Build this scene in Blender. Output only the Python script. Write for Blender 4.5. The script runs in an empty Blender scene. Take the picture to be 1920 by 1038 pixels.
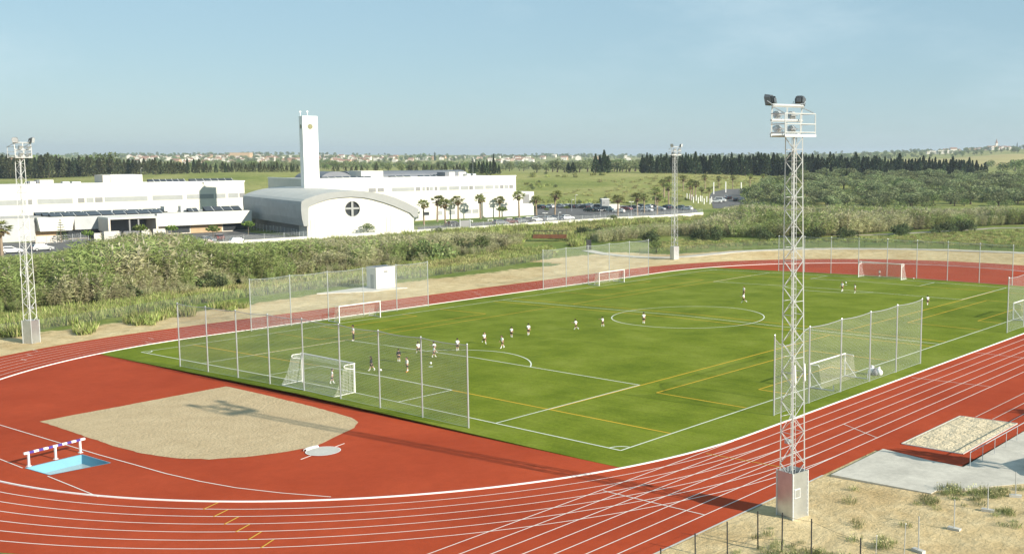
import bpy, bmesh, math, random
import numpy as np
from mathutils import Vector, Matrix
random.seed(7); RNG = np.random.default_rng(7)
scene = bpy.context.scene
COL = scene.collection
PI = math.pi
# ------------------------------------------------------------------ camera constants (metres; x across the pitch, y along it)
CAM = (75.978, -52.403, 19.31); YAW = -0.6714; PITCH = 0.1132; FPX = 2014.99; PX0, PY0 = 1217.74, 519.0
sy_, cy_ = math.sin(YAW), math.cos(YAW); sp_, cp_ = math.sin(PITCH), math.cos(PITCH)
FH = (sy_, cy_); RH = (cy_, -sy_)
HY = 289.8
# ------------------------------------------------------------------ the lie of the land
TA = np.array([-500, 0, 480, 960, 1240, 1500, 1720, 1920, 2500], float)
TS = np.array([420, 520, 620, 900, 1300, 1800, 2500, 3500, 5500], float)
def _tz(y, s): return CAM[2] - (y - HY) * s / FPX
TY = {-500: (None, 361, 338, 325, 316, 308, 299, 292, 290.5), 0: (None, 361, 336, 324, 316, 308, 299, 292, 290.5),
      480: (None, 354, 323, 318, 313, 307, 297, 290, 290), 960: (None, 352, 325, 320, 315, 309, 300, 291.5, 291),
      1240: (None, 351, 324, 318, 312, 307, 300, 293.5, 293), 1500: (None, 357, 330, 322, 314, 306, 297, 289, 289),
      1720: (None, 358, 332, 322, 310, 298, 287, 284, 285), 1920: (None, 357, 330, 317, 304, 288, 279, 281, 283),
      2500: (None, 357, 330, 317, 304, 288, 279, 281, 283)}
TZ = np.array([[-1.37 if y is None else _tz(y, s) for y, s in zip(TY[int(a)], TS)] for a in TA])
def smooth(x, a, b):
    t = np.clip((x - a) / (b - a), 0, 1); return t * t * (3 - 2 * t)
PITS = (5.5, -23.3)
def Hn(x, y):
    x = np.asarray(x, float); y = np.asarray(y, float)
    dx, dy = x - CAM[0], y - CAM[1]
    s = dx * FH[0] + dy * FH[1]; t = dx * RH[0] + dy * RH[1]
    base = .0132 * np.clip(x, -80, 80) - .31
    vc = np.clip(y, 8.4, 92.8); r = np.hypot(x, y - vc)
    bank = .95 * smooth(r, 46.3, 53) * (1 - smooth(r, 61, 70)) * smooth(y, 104, 128) * smooth(x, -62, -44)
    base = base + bank
    ss = np.clip(s, 420, 5500)
    a = np.clip(PX0 + FPX * t / np.maximum(s, 1) / cp_, -500, 2500)
    ia = np.clip(np.searchsorted(TA, a) - 1, 0, len(TA) - 2); fa = (a - TA[ia]) / (TA[ia + 1] - TA[ia])
    fa = fa * fa * (3 - 2 * fa)
    js = np.clip(np.searchsorted(TS, ss) - 1, 0, len(TS) - 2); fs = (ss - TS[js]) / (TS[js + 1] - TS[js])
    z = (TZ[ia, js] * (1 - fa) + TZ[ia + 1, js] * fa) * (1 - fs) + (TZ[ia, js + 1] * (1 - fa) + TZ[ia + 1, js + 1] * fa) * fs
    w = smooth(s, 330, 420)
    return base * (1 - w) + z * w
def H(x, y): return float(Hn(x, y))
def pitch_z(x): return .0132 * x - .31 + .0097 * max(0, 32 - abs(x)) + .03
def base_z(x): return .0132 * x - .31
def ray(px, py):
    a = (px - PX0) / FPX; b = -(py - PY0) / FPX
    return Vector((sy_ * cp_ + RH[0] * a + sy_ * sp_ * b, cy_ * cp_ + RH[1] * a + cy_ * sp_ * b, -sp_ + cp_ * b))
C0 = Vector(CAM)
def G(px, py, zoff=0.0):
    """ground point seen at a photo pixel"""
    d = ray(px, py); t0 = 20.0
    while t0 < 7000:
        t1 = t0 * 1.02; P = C0 + d * t1
        if P.z - zoff < H(P.x, P.y):
            lo, hi = t0, t1
            for _ in range(24):
                m = (lo + hi) / 2; P = C0 + d * m
                if P.z - zoff < H(P.x, P.y): hi = m
                else: lo = m
            return C0 + d * hi
        t0 = t1
    return C0 + d * 7000
def depth(P): return (P.x - CAM[0]) * FH[0] + (P.y - CAM[1]) * FH[1]
def W(px, s):
    """point of the ground plan in the direction of photo column px at depth s"""
    t = (px - PX0) / FPX * s * 1.006
    return Vector((CAM[0] + FH[0] * s + RH[0] * t, CAM[1] + FH[1] * s + RH[1] * t, 0))
def onplane(px, py, P, n):
    d = ray(px, py); k = (Vector((P[0], P[1], 0)) - C0).dot(Vector((n[0], n[1], 0))) / d.dot(Vector((n[0], n[1], 0)))
    return C0 + d * k
# ------------------------------------------------------------------ object helpers
def tag(o, label=None, cat=None, group=None, kind=None):
    if label: o['label'] = label
    if cat: o['category'] = cat
    if group: o['group'] = group
    if kind: o['kind'] = kind
    return o
def empty(name, loc, rz=0, label=None, cat=None, group=None):
    o = bpy.data.objects.new(name, None); COL.objects.link(o); o.location = loc; o.rotation_euler = (0, 0, rz)
    o.empty_display_size = .3
    return tag(o, label, cat, group)
def dup(root, loc=None, rz=None, label=None, group=None, scale=None):
    def cp(o, par):
        c = o.copy(); COL.objects.link(c)
        if par is not None: c.parent = par
        for ch in o.children: cp(ch, c)
        return c
    r = cp(root, None)
    if loc is not None: r.location = loc
    if rz is not None: r.rotation_euler = (0, 0, rz)
    if scale is not None: r.scale = scale if hasattr(scale, '__len__') else (scale,) * 3
    if label: r['label'] = label
    if group: r['group'] = group
    return r
class MB:
    def __init__(s): s.v = []; s.f = []; s.m = []; s.cur = 0; s.uv = None
    def face(s, pts, mi=None):
        n = len(s.v); s.v += [tuple(p) for p in pts]; s.f.append(tuple(range(n, n + len(pts)))); s.m.append(s.cur if mi is None else mi)
    def box(s, x0, x1, y0, y1, z0, z1, M=None):
        c = [Vector(p) for p in ((x0, y0, z0), (x1, y0, z0), (x1, y1, z0), (x0, y1, z0), (x0, y0, z1), (x1, y0, z1), (x1, y1, z1), (x0, y1, z1))]
        if M is not None: c = [M @ p for p in c]
        n = len(s.v); s.v += [tuple(p) for p in c]
        for q in ((0, 3, 2, 1), (4, 5, 6, 7), (0, 1, 5, 4), (1, 2, 6, 5), (2, 3, 7, 6), (3, 0, 4, 7)): s.f.append(tuple(n + i for i in q)); s.m.append(s.cur)
    def tube(s, a, b, r0, r1=None, n=6, cap=True):
        a, b = Vector(a), Vector(b); r1 = r0 if r1 is None else r1
        d = b - a
        if d.length < 1e-6: return
        d.normalize(); u = d.orthogonal().normalized(); w = d.cross(u)
        k = len(s.v)
        for p, r in ((a, r0), (b, r1)):
            for i in range(n):
                t = 2 * PI * i / n + PI / n; s.v.append(tuple(p + (u * math.cos(t) + w * math.sin(t)) * r))
        for i in range(n):
            j = (i + 1) % n; s.f.append((k + i, k + j, k + n + j, k + n + i)); s.m.append(s.cur)
        if cap:
            s.f.append(tuple(k + i for i in reversed(range(n)))); s.m.append(s.cur)
            s.f.append(tuple(k + n + i for i in range(n))); s.m.append(s.cur)
    def path(s, pts, r, n=6):
        for a, b in zip(pts, pts[1:]): s.tube(a, b, r, r, n)
    def sphere(s, c, rx, ry=None, rz=None, n=10, m=7):
        ry = rx if ry is None else ry; rz = rx if rz is None else rz; c = Vector(c); k = len(s.v)
        for i in range(m + 1):
            th = PI * i / m
            for j in range(n):
                ph = 2 * PI * j / n; s.v.append((c.x + rx * math.sin(th) * math.cos(ph), c.y + ry * math.sin(th) * math.sin(ph), c.z + rz * math.cos(th)))
        for i in range(m):
            for j in range(n):
                a, b = k + i * n + j, k + i * n + (j + 1) % n
                s.f.append((a, a + n, b + n, b)); s.m.append(s.cur)
    def prism(s, poly, z0, z1):
        n = len(poly); k = len(s.v)
        s.v += [(p[0], p[1], z0) for p in poly] + [(p[0], p[1], z1) for p in poly]
        s.f.append(tuple(k + i for i in reversed(range(n)))); s.m.append(s.cur); s.f.append(tuple(k + n + i for i in range(n))); s.m.append(s.cur)
        for i in range(n):
            j = (i + 1) % n; s.f.append((k + i, k + j, k + n + j, k + n + i)); s.m.append(s.cur)
    def mesh(s, name, mats, smoothf=False):
        me = bpy.data.meshes.new(name); me.from_pydata(s.v, [], s.f)
        for m in (mats if isinstance(mats, (list, tuple)) else [mats]): me.materials.append(m)
        me.polygons.foreach_set('material_index', s.m)
        if smoothf: me.polygons.foreach_set('use_smooth', [True] * len(s.f))
        me.update(); return me
    def build(s, name, mats, parent=None, smoothf=False, **kw):
        o = bpy.data.objects.new(name, s.mesh(name, mats, smoothf)); COL.objects.link(o)
        if parent is not None: o.parent = parent
        return tag(o, **kw)
def sheet(name, loops, zf, m, **kw):
    """flat sheet from outline loops (first the outer one, then holes) with height zf(x, y)"""
    bm = bmesh.new(); E = []
    for lp in loops:
        vs = [bm.verts.new((p[0], p[1], 0)) for p in lp]
        E += [bm.edges.new((vs[i], vs[(i + 1) % len(vs)])) for i in range(len(vs))]
    bmesh.ops.triangle_fill(bm, use_beauty=True, use_dissolve=False, edges=E)
    for v in bm.verts: v.co.z = zf(v.co.x, v.co.y)
    bmesh.ops.recalc_face_normals(bm, faces=bm.faces)
    for f in bm.faces:
        f.normal_update()
        if f.normal.z < 0: f.normal_flip()
    me = bpy.data.meshes.new(name); bm.to_mesh(me); bm.free(); me.materials.append(m)
    o = bpy.data.objects.new(name, me); COL.objects.link(o); return tag(o, **kw)
def grid_poly(poly, step):
    """outline resampled so a sheet over uneven ground can follow it"""
    out = []
    for i, p in enumerate(poly):
        q = poly[(i + 1) % len(poly)]; L = math.hypot(q[0] - p[0], q[1] - p[1]); n = max(1, int(L / step))
        out += [(p[0] + (q[0] - p[0]) * k / n, p[1] + (q[1] - p[1]) * k / n) for k in range(n)]
    return out
def drape(name, poly, step, zoff, m, **kw):
    """sheet following the land inside a polygon"""
    xs = [p[0] for p in poly]; ys = [p[1] for p in poly]
    bm = bmesh.new(); vs = [bm.verts.new((p[0], p[1], 0)) for p in poly]; bm.faces.new(vs)
    for axis, lo, hi in ((0, min(xs), max(xs)), (1, min(ys), max(ys))):
        k = lo + step
        while k < hi:
            no = (1, 0, 0) if axis == 0 else (0, 1, 0); co = (k, 0, 0) if axis == 0 else (0, k, 0)
            bmesh.ops.bisect_plane(bm, geom=bm.verts[:] + bm.edges[:] + bm.faces[:], plane_co=co, plane_no=no); k += step
    bmesh.ops.triangulate(bm, faces=bm.faces[:])
    for v in bm.verts: v.co.z = H(v.co.x, v.co.y) + zoff
    for f in bm.faces:
        f.normal_update()
        if f.normal.z < 0: f.normal_flip()
    me = bpy.data.meshes.new(name); bm.to_mesh(me); bm.free(); me.materials.append(m)
    o = bpy.data.objects.new(name, me); COL.objects.link(o); return tag(o, **kw)
def npmesh(name, V, F, m, col=None, uv=None):
    """mesh from arrays of vertices (N,3) and quads (M,4) with an optional colour per vertex"""
    me = bpy.data.meshes.new(name); nv, nf, k = len(V), len(F), F.shape[1]
    me.vertices.add(nv); me.vertices.foreach_set('co', np.ascontiguousarray(V, np.float32).ravel())
    me.loops.add(nf * k); me.loops.foreach_set('vertex_index', np.ascontiguousarray(F, np.int32).ravel())
    me.polygons.add(nf); me.polygons.foreach_set('loop_start', np.arange(0, nf * k, k, dtype=np.int32))
    me.update(calc_edges=True)
    if col is not None:
        at = me.color_attributes.new('Col', 'FLOAT_COLOR', 'POINT')
        c = np.ones((nv, 4), np.float32); c[:, :3] = col; at.data.foreach_set('color', c.ravel())
    if m is not None: me.materials.append(m)
    me.validate(); return me
# ------------------------------------------------------------------ materials
def newmat(name):
    m = bpy.data.materials.new(name); m.use_nodes = True; nt = m.node_tree; nt.nodes.clear()
    out = nt.nodes.new('ShaderNodeOutputMaterial'); b = nt.nodes.new('ShaderNodeBsdfPrincipled'); nt.links.new(b.outputs[0], out.inputs[0])
    return m, nt, b, out
def nd(nt, t, **kw):
    n = nt.nodes.new(t)
    for k, v in kw.items():
        if hasattr(n, k) and k not in ('inputs',): setattr(n, k, v)
    return n
def noise(nt, vec, scale, detail=4, rough=.6):
    n = nt.nodes.new('ShaderNodeTexNoise'); n.inputs['Scale'].default_value = scale; n.inputs['Detail'].default_value = detail; n.inputs['Roughness'].default_value = rough
    nt.links.new(vec, n.inputs['Vector']); return n.outputs['Fac']
def ramp(nt, fac, stops):
    r = nt.nodes.new('ShaderNodeValToRGB'); nt.links.new(fac, r.inputs[0])
    el = r.color_ramp.elements
    el[0].position, el[0].color = stops[0][0], (*stops[0][1], 1); el[1].position, el[1].color = stops[-1][0], (*stops[-1][1], 1)
    for p, c in stops[1:-1]: e = el.new(p); e.color = (*c, 1)
    return r.outputs['Color']
def mix(nt, fac, a, b, mode='MIX'):
    n = nt.nodes.new('ShaderNodeMix'); n.data_type = 'RGBA'; n.blend_type = mode
    for i, v in ((0, fac), (6, a), (7, b)):
        if hasattr(v, 'is_linked') or hasattr(v, 'links'): nt.links.new(v, n.inputs[i])
        else: n.inputs[i].default_value = v if i == 0 else ((*v, 1) if len(v) == 3 else v)
    return n.outputs[2]
def mathn(nt, op, a, b=None, clamp=False):
    n = nt.nodes.new('ShaderNodeMath'); n.operation = op; n.use_clamp = clamp
    for i, v in enumerate((a, b)):
        if v is None: continue
        if isinstance(v, (int, float)): n.inputs[i].default_value = v
        else: nt.links.new(v, n.inputs[i])
    return n.outputs[0]
def bump(nt, b, h, strength, dist=.05):
    n = nt.nodes.new('ShaderNodeBump'); n.inputs['Strength'].default_value = strength; n.inputs['Distance'].default_value = dist
    nt.links.new(h, n.inputs['Height']); nt.links.new(n.outputs[0], b.inputs['Normal'])
def geo(nt): return nt.nodes.new('ShaderNodeNewGeometry').outputs['Position']
def mat(name, c, rough=.7, var=.12, scale=2.0, metal=0.0, bumps=0.0, scale2=None, spec=.3):
    m, nt, b, out = newmat(name); p = geo(nt)
    c = Vector(c); f = noise(nt, p, scale)
    colr = ramp(nt, f, [(.3, tuple(c * (1 - var))), (.7, tuple(min(1, x * (1 + var)) for x in c))])
    if scale2:
        f2 = noise(nt, p, scale2, 3); colr = mix(nt, .5, colr, ramp(nt, f2, [(.3, (1 - var,) * 3), (.7, (1 + var,) * 3)]), 'MULTIPLY')
    nt.links.new(colr, b.inputs['Base Color']); b.inputs['Roughness'].default_value = rough; b.inputs['Metallic'].default_value = metal
    b.inputs['Specular IOR Level'].default_value = spec
    if bumps: bump(nt, b, noise(nt, p, scale * 4, 6), bumps)
    return m
def leafmat(name, transl=.25):
    m, nt, b, out = newmat(name)
    a = nt.nodes.new('ShaderNodeAttribute'); a.attribute_name = 'Col'
    oi = nt.nodes.new('ShaderNodeObjectInfo')
    hs = nt.nodes.new('ShaderNodeHueSaturation'); nt.links.new(a.outputs['Color'], hs.inputs['Color'])
    nt.links.new(mathn(nt, 'ADD', mathn(nt, 'MULTIPLY', oi.outputs['Random'], .65), .66), hs.inputs['Value'])
    nt.links.new(mathn(nt, 'ADD', mathn(nt, 'MULTIPLY', oi.outputs['Random'], .03), .485), hs.inputs['Hue'])
    nt.links.new(hs.outputs[0], b.inputs['Base Color']); b.inputs['Roughness'].default_value = .6; b.inputs['Specular IOR Level'].default_value = .25
    t = nt.nodes.new('ShaderNodeBsdfTranslucent'); nt.links.new(hs.outputs[0], t.inputs[0])
    mx = nt.nodes.new('ShaderNodeMixShader'); mx.inputs[0].default_value = transl
    nt.links.new(b.outputs[0], mx.inputs[1]); nt.links.new(t.outputs[0], mx.inputs[2]); nt.links.new(mx.outputs[0], out.inputs[0])
    return m
def netmat(name, c, cell, wire):
    m, nt, b, out = newmat(name); b.inputs['Base Color'].default_value = (*c, 1); b.inputs['Roughness'].default_value = .6
    uv = nt.nodes.new('ShaderNodeUVMap'); s = nt.nodes.new('ShaderNodeSeparateXYZ'); nt.links.new(uv.outputs[0], s.inputs[0])
    w = []
    for k in (0, 1):
        fr = mathn(nt, 'FRACT', mathn(nt, 'DIVIDE', s.outputs[k], cell)); w.append(mathn(nt, 'LESS_THAN', fr, wire / cell))
    a = mathn(nt, 'MAXIMUM', w[0], w[1])
    t = nt.nodes.new('ShaderNodeBsdfTransparent'); mx = nt.nodes.new('ShaderNodeMixShader')
    nt.links.new(a, mx.inputs[0]); nt.links.new(t.outputs[0], mx.inputs[1]); nt.links.new(b.outputs[0], mx.inputs[2]); nt.links.new(mx.outputs[0], out.inputs[0])
    return m
M = {}
M['white'] = mat('white_paint', (.8, .79, .76), .6, .03, 3)
M['render'] = mat('white_render', (.62, .60, .54), .85, .05, .25, scale2=.05)
M['render2'] = mat('cream_render', (.60, .54, .46), .85, .06, .4)
M['beige'] = mat('beige_panel', (.42, .30, .18), .8, .12, .6)
M['greyclad'] = mat('grey_cladding', (.40, .41, .41), .6, .08, .5, metal=.1)
M['trim'] = mat('zinc_trim', (.30, .305, .295), .6, .06, .5)
M['roofgrey'] = mat('zinc_roof', (.50, .49, .45), .6, .07, .2)
M['vault'] = mat('grey_vault', (.17, .18, .20), .6, .08, .3)
M['roofpale'] = mat('gravel_roof', (.50, .47, .42), .9, .1, .5)
M['solar'] = mat('solar_glass', (.05, .053, .058), .3, .2, .4, spec=.6)
M['glass'] = mat('dark_glass', (.035, .04, .045), .12, .2, .2, spec=.6)
M['shutter'] = mat('pale_shutter', (.30, .31, .305), .6, .08, .5)
M['shade'] = mat('grey_shutter', (.22, .22, .22), .6, .1, .5)
M['concrete'] = mat('concrete', (.50, .465, .395), .9, .16, .5, bumps=.15, scale2=3)
M['conpale'] = mat('pale_concrete', (.50, .48, .43), .9, .1, .6, scale2=4)
M['galv'] = mat('galvanised_steel', (.50, .52, .53), .4, .10, 1.5, metal=.5)
M['galvsheet'] = mat('galvanised_sheet', (.60, .63, .65), .34, .16, .9, metal=.85)
M['mast'] = mat('mast_steel', (.58, .59, .58), .45, .05, 2, metal=.3)
M['lampbody'] = mat('lamp_housing', (.10, .11, .12), .45, .15, 3, metal=.3)
M['lampglass'] = mat('lamp_glass', (.45, .48, .50), .1, .1, 3, spec=.7)
M['rust'] = mat('rusty_steel', (.14, .06, .03), .8, .3, 1.5)
M['darkmetal'] = mat('dark_metal', (.035, .035, .035), .6, .2, 2)
M['asphalt'] = mat('asphalt', (.13, .125, .12), .95, .15, .3, scale2=4)
M['paver'] = mat('sandy_paving', (.32, .28, .23), .95, .1, .5, scale2=3)
M['bark'] = mat('bark', (.13, .10, .075), .95, .25, 2)
M['trunkpale'] = mat('palm_trunk', (.26, .20, .14), .95, .2, 2)
M['skin'] = mat('skin', (.50, .29, .20), .6, .05, 5)
M['shirt'] = mat('white_cloth', (.78, .78, .78), .85, .06, 6)
M['black'] = mat('black_cloth', (.022, .022, .025), .85, .2, 6)
M['greycloth'] = mat('grey_cloth', (.20, .20, .21), .85, .15, 6)
M['hair'] = mat('dark_hair', (.03, .02, .014), .6, .2, 8)
M['orange'] = mat('orange_rubber', (.75, .25, .03), .6, .1, 8)
M['eye'] = mat('eye', (.02, .02, .02), .3, .1, 8)
M['blue'] = mat('pool_blue_paint', (.15, .34, .44), .6, .05, .8)
M['blue2'] = mat('blue_water_floor', (.38, .44, .44), .25, .10, .8, spec=.6)
M['purple'] = mat('purple_paint', (.08, .05, .28), .5, .1, 2)
M['linew'] = mat('white_line', (.74, .70, .64), .8, .05, .8, scale2=6)
M['turfw'] = mat('turf_white_line', (.70, .72, .62), .9, .06, 1.0)
M['turfy'] = mat('turf_yellow_line', (.66, .38, .025), .9, .10, .5)
M['trackyel'] = mat('track_yellow_line', (.62, .38, .05), .8, .06, 1.0)
M['tyre'] = mat('tyre_rubber', (.02, .02, .02), .8, .1, 4)
M['roof_tile'] = mat('roof_tiles', (.30, .17, .12), .9, .15, .05)
M['leaf'] = leafmat('leaves'); M['dryleaf'] = leafmat('reed_leaves', .3)
M['net'] = netmat('ball_net', (.44, .47, .45), .12, .0078); M['netnear'] = netmat('near_ball_net', (.62, .64, .62), .12, .013); M['goalnet'] = netmat('goal_net', (.74, .74, .72), .12, .011)
M['smallnet'] = netmat('small_goal_net', (.60, .55, .46), .12, .009); M['wire'] = netmat('wire_mesh', (.12, .14, .12), .10, .010)
M['greymesh'] = netmat('grey_fence_mesh', (.40, .42, .43), .10, .007)
def m_track():
    m, nt, b, out = newmat('red_track_rubber'); p = geo(nt)
    c = ramp(nt, noise(nt, p, .09, 5, .55), [(.32, (.325, .050, .019)), (.68, (.420, .070, .027))])
    c = mix(nt, .35, c, ramp(nt, noise(nt, p, 14, 3), [(.3, (.75, .75, .75)), (.7, (1.25, 1.25, 1.25))]), 'MULTIPLY')
    c = mix(nt, .8, c, ramp(nt, noise(nt, p, 1.1, 6, .7), [(.3, (.90, .89, .88)), (.7, (1.09, 1.10, 1.12))]), 'MULTIPLY')
    w = noise(nt, p, .35, 6, .7); c = mix(nt, mathn(nt, 'MULTIPLY', mathn(nt, 'GREATER_THAN', w, .72), .2), c, (.40, .16, .09))
    nt.links.new(c, b.inputs['Base Color']); b.inputs['Roughness'].default_value = .9; b.inputs['Specular IOR Level'].default_value = .05
    bump(nt, b, noise(nt, p, 60, 2), .25, .01); return m
def m_turf():
    m, nt, b, out = newmat('artificial_turf'); p = geo(nt)
    c = ramp(nt, noise(nt, p, .16, 6, .65), [(.30, (.104, .144, .011)), (.5, (.158, .198, .019)), (.70, (.214, .248, .037))])
    mp = nd(nt, 'ShaderNodeMapping'); nt.links.new(p, mp.inputs[0]); mp.inputs['Scale'].default_value = (.25, 3.0, 1)
    c = mix(nt, .5, c, ramp(nt, noise(nt, mp.outputs[0], .9, 4), [(.3, (.80, .80, .80)), (.7, (1.18, 1.18, 1.18))]), 'MULTIPLY')
    c = mix(nt, .6, c, ramp(nt, noise(nt, p, 5, 4, .7), [(.3, (.72, .72, .72)), (.7, (1.28, 1.28, 1.28))]), 'MULTIPLY')
    nt.links.new(c, b.inputs['Base Color']); b.inputs['Roughness'].default_value = .9; b.inputs['Specular IOR Level'].default_value = .04
    bump(nt, b, noise(nt, p, 25, 3), .5, .03); return m
def m_sand(name, a, bb, sc=1.0):
    m, nt, b, out = newmat(name); p = geo(nt)
    c = ramp(nt, noise(nt, p, .6 * sc, 6, .65), [(.3, a), (.7, bb)])
    lump = noise(nt, p, 4.5 * sc, 5, .6)
    c = mix(nt, .5, c, ramp(nt, lump, [(.3, (.8, .8, .8)), (.7, (1.15, 1.15, 1.15))]), 'MULTIPLY')
    nt.links.new(c, b.inputs['Base Color']); b.inputs['Roughness'].default_value = .95; b.inputs['Specular IOR Level'].default_value = .1
    bump(nt, b, lump, .9, .12); return m
def m_ground():
    m, nt, b, out = newmat('land'); p = geo(nt)
    a = nd(nt, 'ShaderNodeAttribute'); a.attribute_name = 'Col'
    s = nd(nt, 'ShaderNodeSeparateColor'); nt.links.new(a.outputs['Color'], s.inputs[0])
    n1 = noise(nt, p, .06, 7, .62); n2 = noise(nt, p, .7, 6, .65); n3 = noise(nt, p, .012, 6, .6)
    grass = ramp(nt, n1, [(.28, (.10, .145, .03)), (.45, (.16, .20, .045)), (.58, (.215, .235, .07)), (.72, (.30, .28, .11))])
    field = ramp(nt, n3, [(.30, (.13, .17, .04)), (.42, (.23, .25, .075)), (.55, (.31, .30, .115)), (.70, (.38, .345, .155))])
    grass = mix(nt, s.outputs[2], grass, field)
    grass = mix(nt, .8, grass, ramp(nt, n2, [(.3, (.66, .70, .66)), (.7, (1.3, 1.27, 1.2))]), 'MULTIPLY')
    mp = nd(nt, 'ShaderNodeMapping'); nt.links.new(p, mp.inputs[0]); mp.inputs['Scale'].default_value = (.02, .11, 1); mp.inputs['Rotation'].default_value = (0, 0, .75)
    streak = noise(nt, mp.outputs[0], 1.5, 6, .65)
    grass = mix(nt, mathn(nt, 'MULTIPLY', s.outputs[2], .7), grass, ramp(nt, streak, [(.3, (.72, .80, .66)), (.7, (1.28, 1.2, 1.25))]), 'MULTIPLY')
    sand = ramp(nt, n2, [(.25, (.44, .34, .18)), (.5, (.57, .455, .265)), (.75, (.66, .55, .345))])
    sand = mix(nt, .8, sand, ramp(nt, noise(nt, p, .13, 5, .6), [(.32, (.80, .70, .58)), (.5, (1.0, .97, .92)), (.7, (1.12, 1.12, 1.1))]), 'MULTIPLY')
    n4 = noise(nt, p, 3.5, 6, .7)
    sand = mix(nt, .8, sand, ramp(nt, n4, [(.3, (.84, .82, .79)), (.7, (1.13, 1.12, 1.1))]), 'MULTIPLY')
    f = mathn(nt, 'ADD', s.outputs[0], mathn(nt, 'MULTIPLY', mathn(nt, 'SUBTRACT', mathn(nt, 'ADD', mathn(nt, 'MULTIPLY', n2, .6), mathn(nt, 'MULTIPLY', n1, .4)), .5), 1.7))
    mr = nd(nt, 'ShaderNodeMapRange'); mr.interpolation_type = 'SMOOTHSTEP'; nt.links.new(f, mr.inputs[0]); mr.inputs[1].default_value = .36; mr.inputs[2].default_value = .62
    c = mix(nt, mr.outputs[0], grass, sand)
    ripe = ramp(nt, n3, [(.3, (.40, .32, .14)), (.7, (.48, .42, .17))])
    c = mix(nt, s.outputs[1], c, ripe)
    nt.links.new(c, b.inputs['Base Color']); b.inputs['Roughness'].default_value = .95; b.inputs['Specular IOR Level'].default_value = .1
    bump(nt, b, mathn(nt, 'ADD', n2, mathn(nt, 'MULTIPLY', n4, .5)), .8, .25); return m
M['track'] = m_track(); M['turf'] = m_turf(); M['land'] = m_ground()
M['sector'] = m_sand('grit_sector', (.47, .355, .21), (.56, .435, .265)); M['pitsand'] = m_sand('jump_sand', (.55, .46, .31), (.64, .55, .39), 1.6)
# ================================================================== THE SETTING
def build_ground():
    na = 560
    ang = np.concatenate([np.linspace(-.75, .62, 460), np.linspace(.62, 2 * PI - .75, 102)[1:-1]])
    na = len(ang); rad = [6.0]
    while rad[-1] < 9000: rad.append(rad[-1] * (1.0095 if rad[-1] < 420 else 1.02))
    rad = np.array(rad); nr = len(rad)
    A, R = np.meshgrid(ang, rad); th = YAW + A
    X = CAM[0] + R * np.sin(th); Y = CAM[1] + R * np.cos(th)
    Z = Hn(X, Y)
    s = R * np.cos(A)
    # under the track, turf and other sheets the soil lies a little lower
    vc = np.clip(Y, 8.4, 92.8); r = np.hypot(X, Y - vc)
    Z = Z - .35 * (1 - smooth(r, 43.5, 44.6)) - .9 * (np.hypot(X - PITS[0], Y - PITS[1]) < 4.5)
    chute = (X > 36) & (X < 44.8) & (Y < 9); Z = Z - .35 * chute * (r > 43.5)
    lump = .05 * np.sin(X * 1.3 + 2 * np.sin(Y * .7)) * np.sin(Y * 1.7 + X * .4) * (r > 46) * (1 - ((X > 0) & (X < 57) & (Y < 60)) * (1 - smooth(X, 45.8, 47.5) * smooth(-Y, -2, 1)))
    Z = Z - .25 * ((X > 44) & (X < 51) & (Y > 10.6) & (Y < 60)) - .12 * ((X > 46.2) & (X < 54) & (Y > 4.6) & (Y < 20))
    Z = Z + lump
    V = np.stack([X.ravel(), Y.ravel(), Z.ravel()], 1)
    i, j = np.meshgrid(np.arange(nr - 1), np.arange(na), indexing='ij'); j2 = (j + 1) % na
    F = np.stack([(i * na + j).ravel(), (i * na + j2).ravel(), ((i + 1) * na + j2).ravel(), ((i + 1) * na + j).ravel()], 1)
    # what grows where: red = bare sand, green = ripe field, blue = meadow of the far slopes
    sand = np.zeros_like(X)
    near_r = smooth(X, 44, 46) * (1 - smooth(Y, 60, 90)) ; sand = np.maximum(sand, near_r * .92)
    left = (X < -40) * (Y < 112); edge = 56 + 7 * smooth(Y, 0, 60) + 0 * X
    sand = np.maximum(sand, left * (1 - smooth(-X, edge - 5, edge + 4)) * .85)
    back = (Y > 90) * (1 - smooth(r, 55.5, 58.5)); sand = np.maximum(sand, back * .95)
    sand = np.maximum(sand, (Y > 95) * (X < -44) * (X > -72) * (Y < 122) * .8)
    sand = np.maximum(sand, (np.abs(r - 61) < 4) * (Y > 105) * (X > -60) * .42)
    a = PX0 + FPX * np.tan(np.clip(A, -1.2, 1.2)) / cp_
    ripe = ((a > 1690) & (s > 1100) & (s < 1780)) * 1.0 + ((a > 1000) & (a < 1060) & (s > 2300) & (s < 2650)) * .0
    ripe = np.clip(ripe * (np.cos(A) > 0), 0, 1)
    yel = ((a > 770) & (a < 880) & (s > 1800) & (s < 2150)) * (np.cos(A) > 0) * .8
    field = smooth(s, 400, 440) * (np.cos(A) > 0)
    colr = np.stack([sand.ravel(), np.maximum(ripe, yel).ravel(), field.ravel()], 1)
    me = npmesh('ground', V, F, M['land'], colr); me.polygons.foreach_set('use_smooth', [True] * len(F))
    o = bpy.data.objects.new('ground', me); COL.objects.link(o); tag(o, kind='structure')
build_ground()
R_IN, LANE, R_OUT, VC0, VC1 = 36.5, 1.22, 45.2, 8.4, 92.8
def arc(cx, cy, r, a0, a1, n): return [(cx + r * math.cos(a0 + (a1 - a0) * k / n), cy + r * math.sin(a0 + (a1 - a0) * k / n)) for k in range(n + 1)]
def stadium(r, n=64): return arc(0, VC1, r, 0, PI, n) + arc(0, VC0, r, PI, 2 * PI, n)
xi = 24.0; a_end = 2 * PI - math.acos(xi / R_OUT)
outer = arc(0, VC1, R_OUT, 0, PI, 64) + arc(0, VC0, R_OUT, PI, a_end, 50) + [(xi, -70), (R_OUT, -70)]
PIT = [(4.34, -25.3), (3.95, -21.72), (7.55, -21.55), (7.25, -25.05)]
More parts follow.
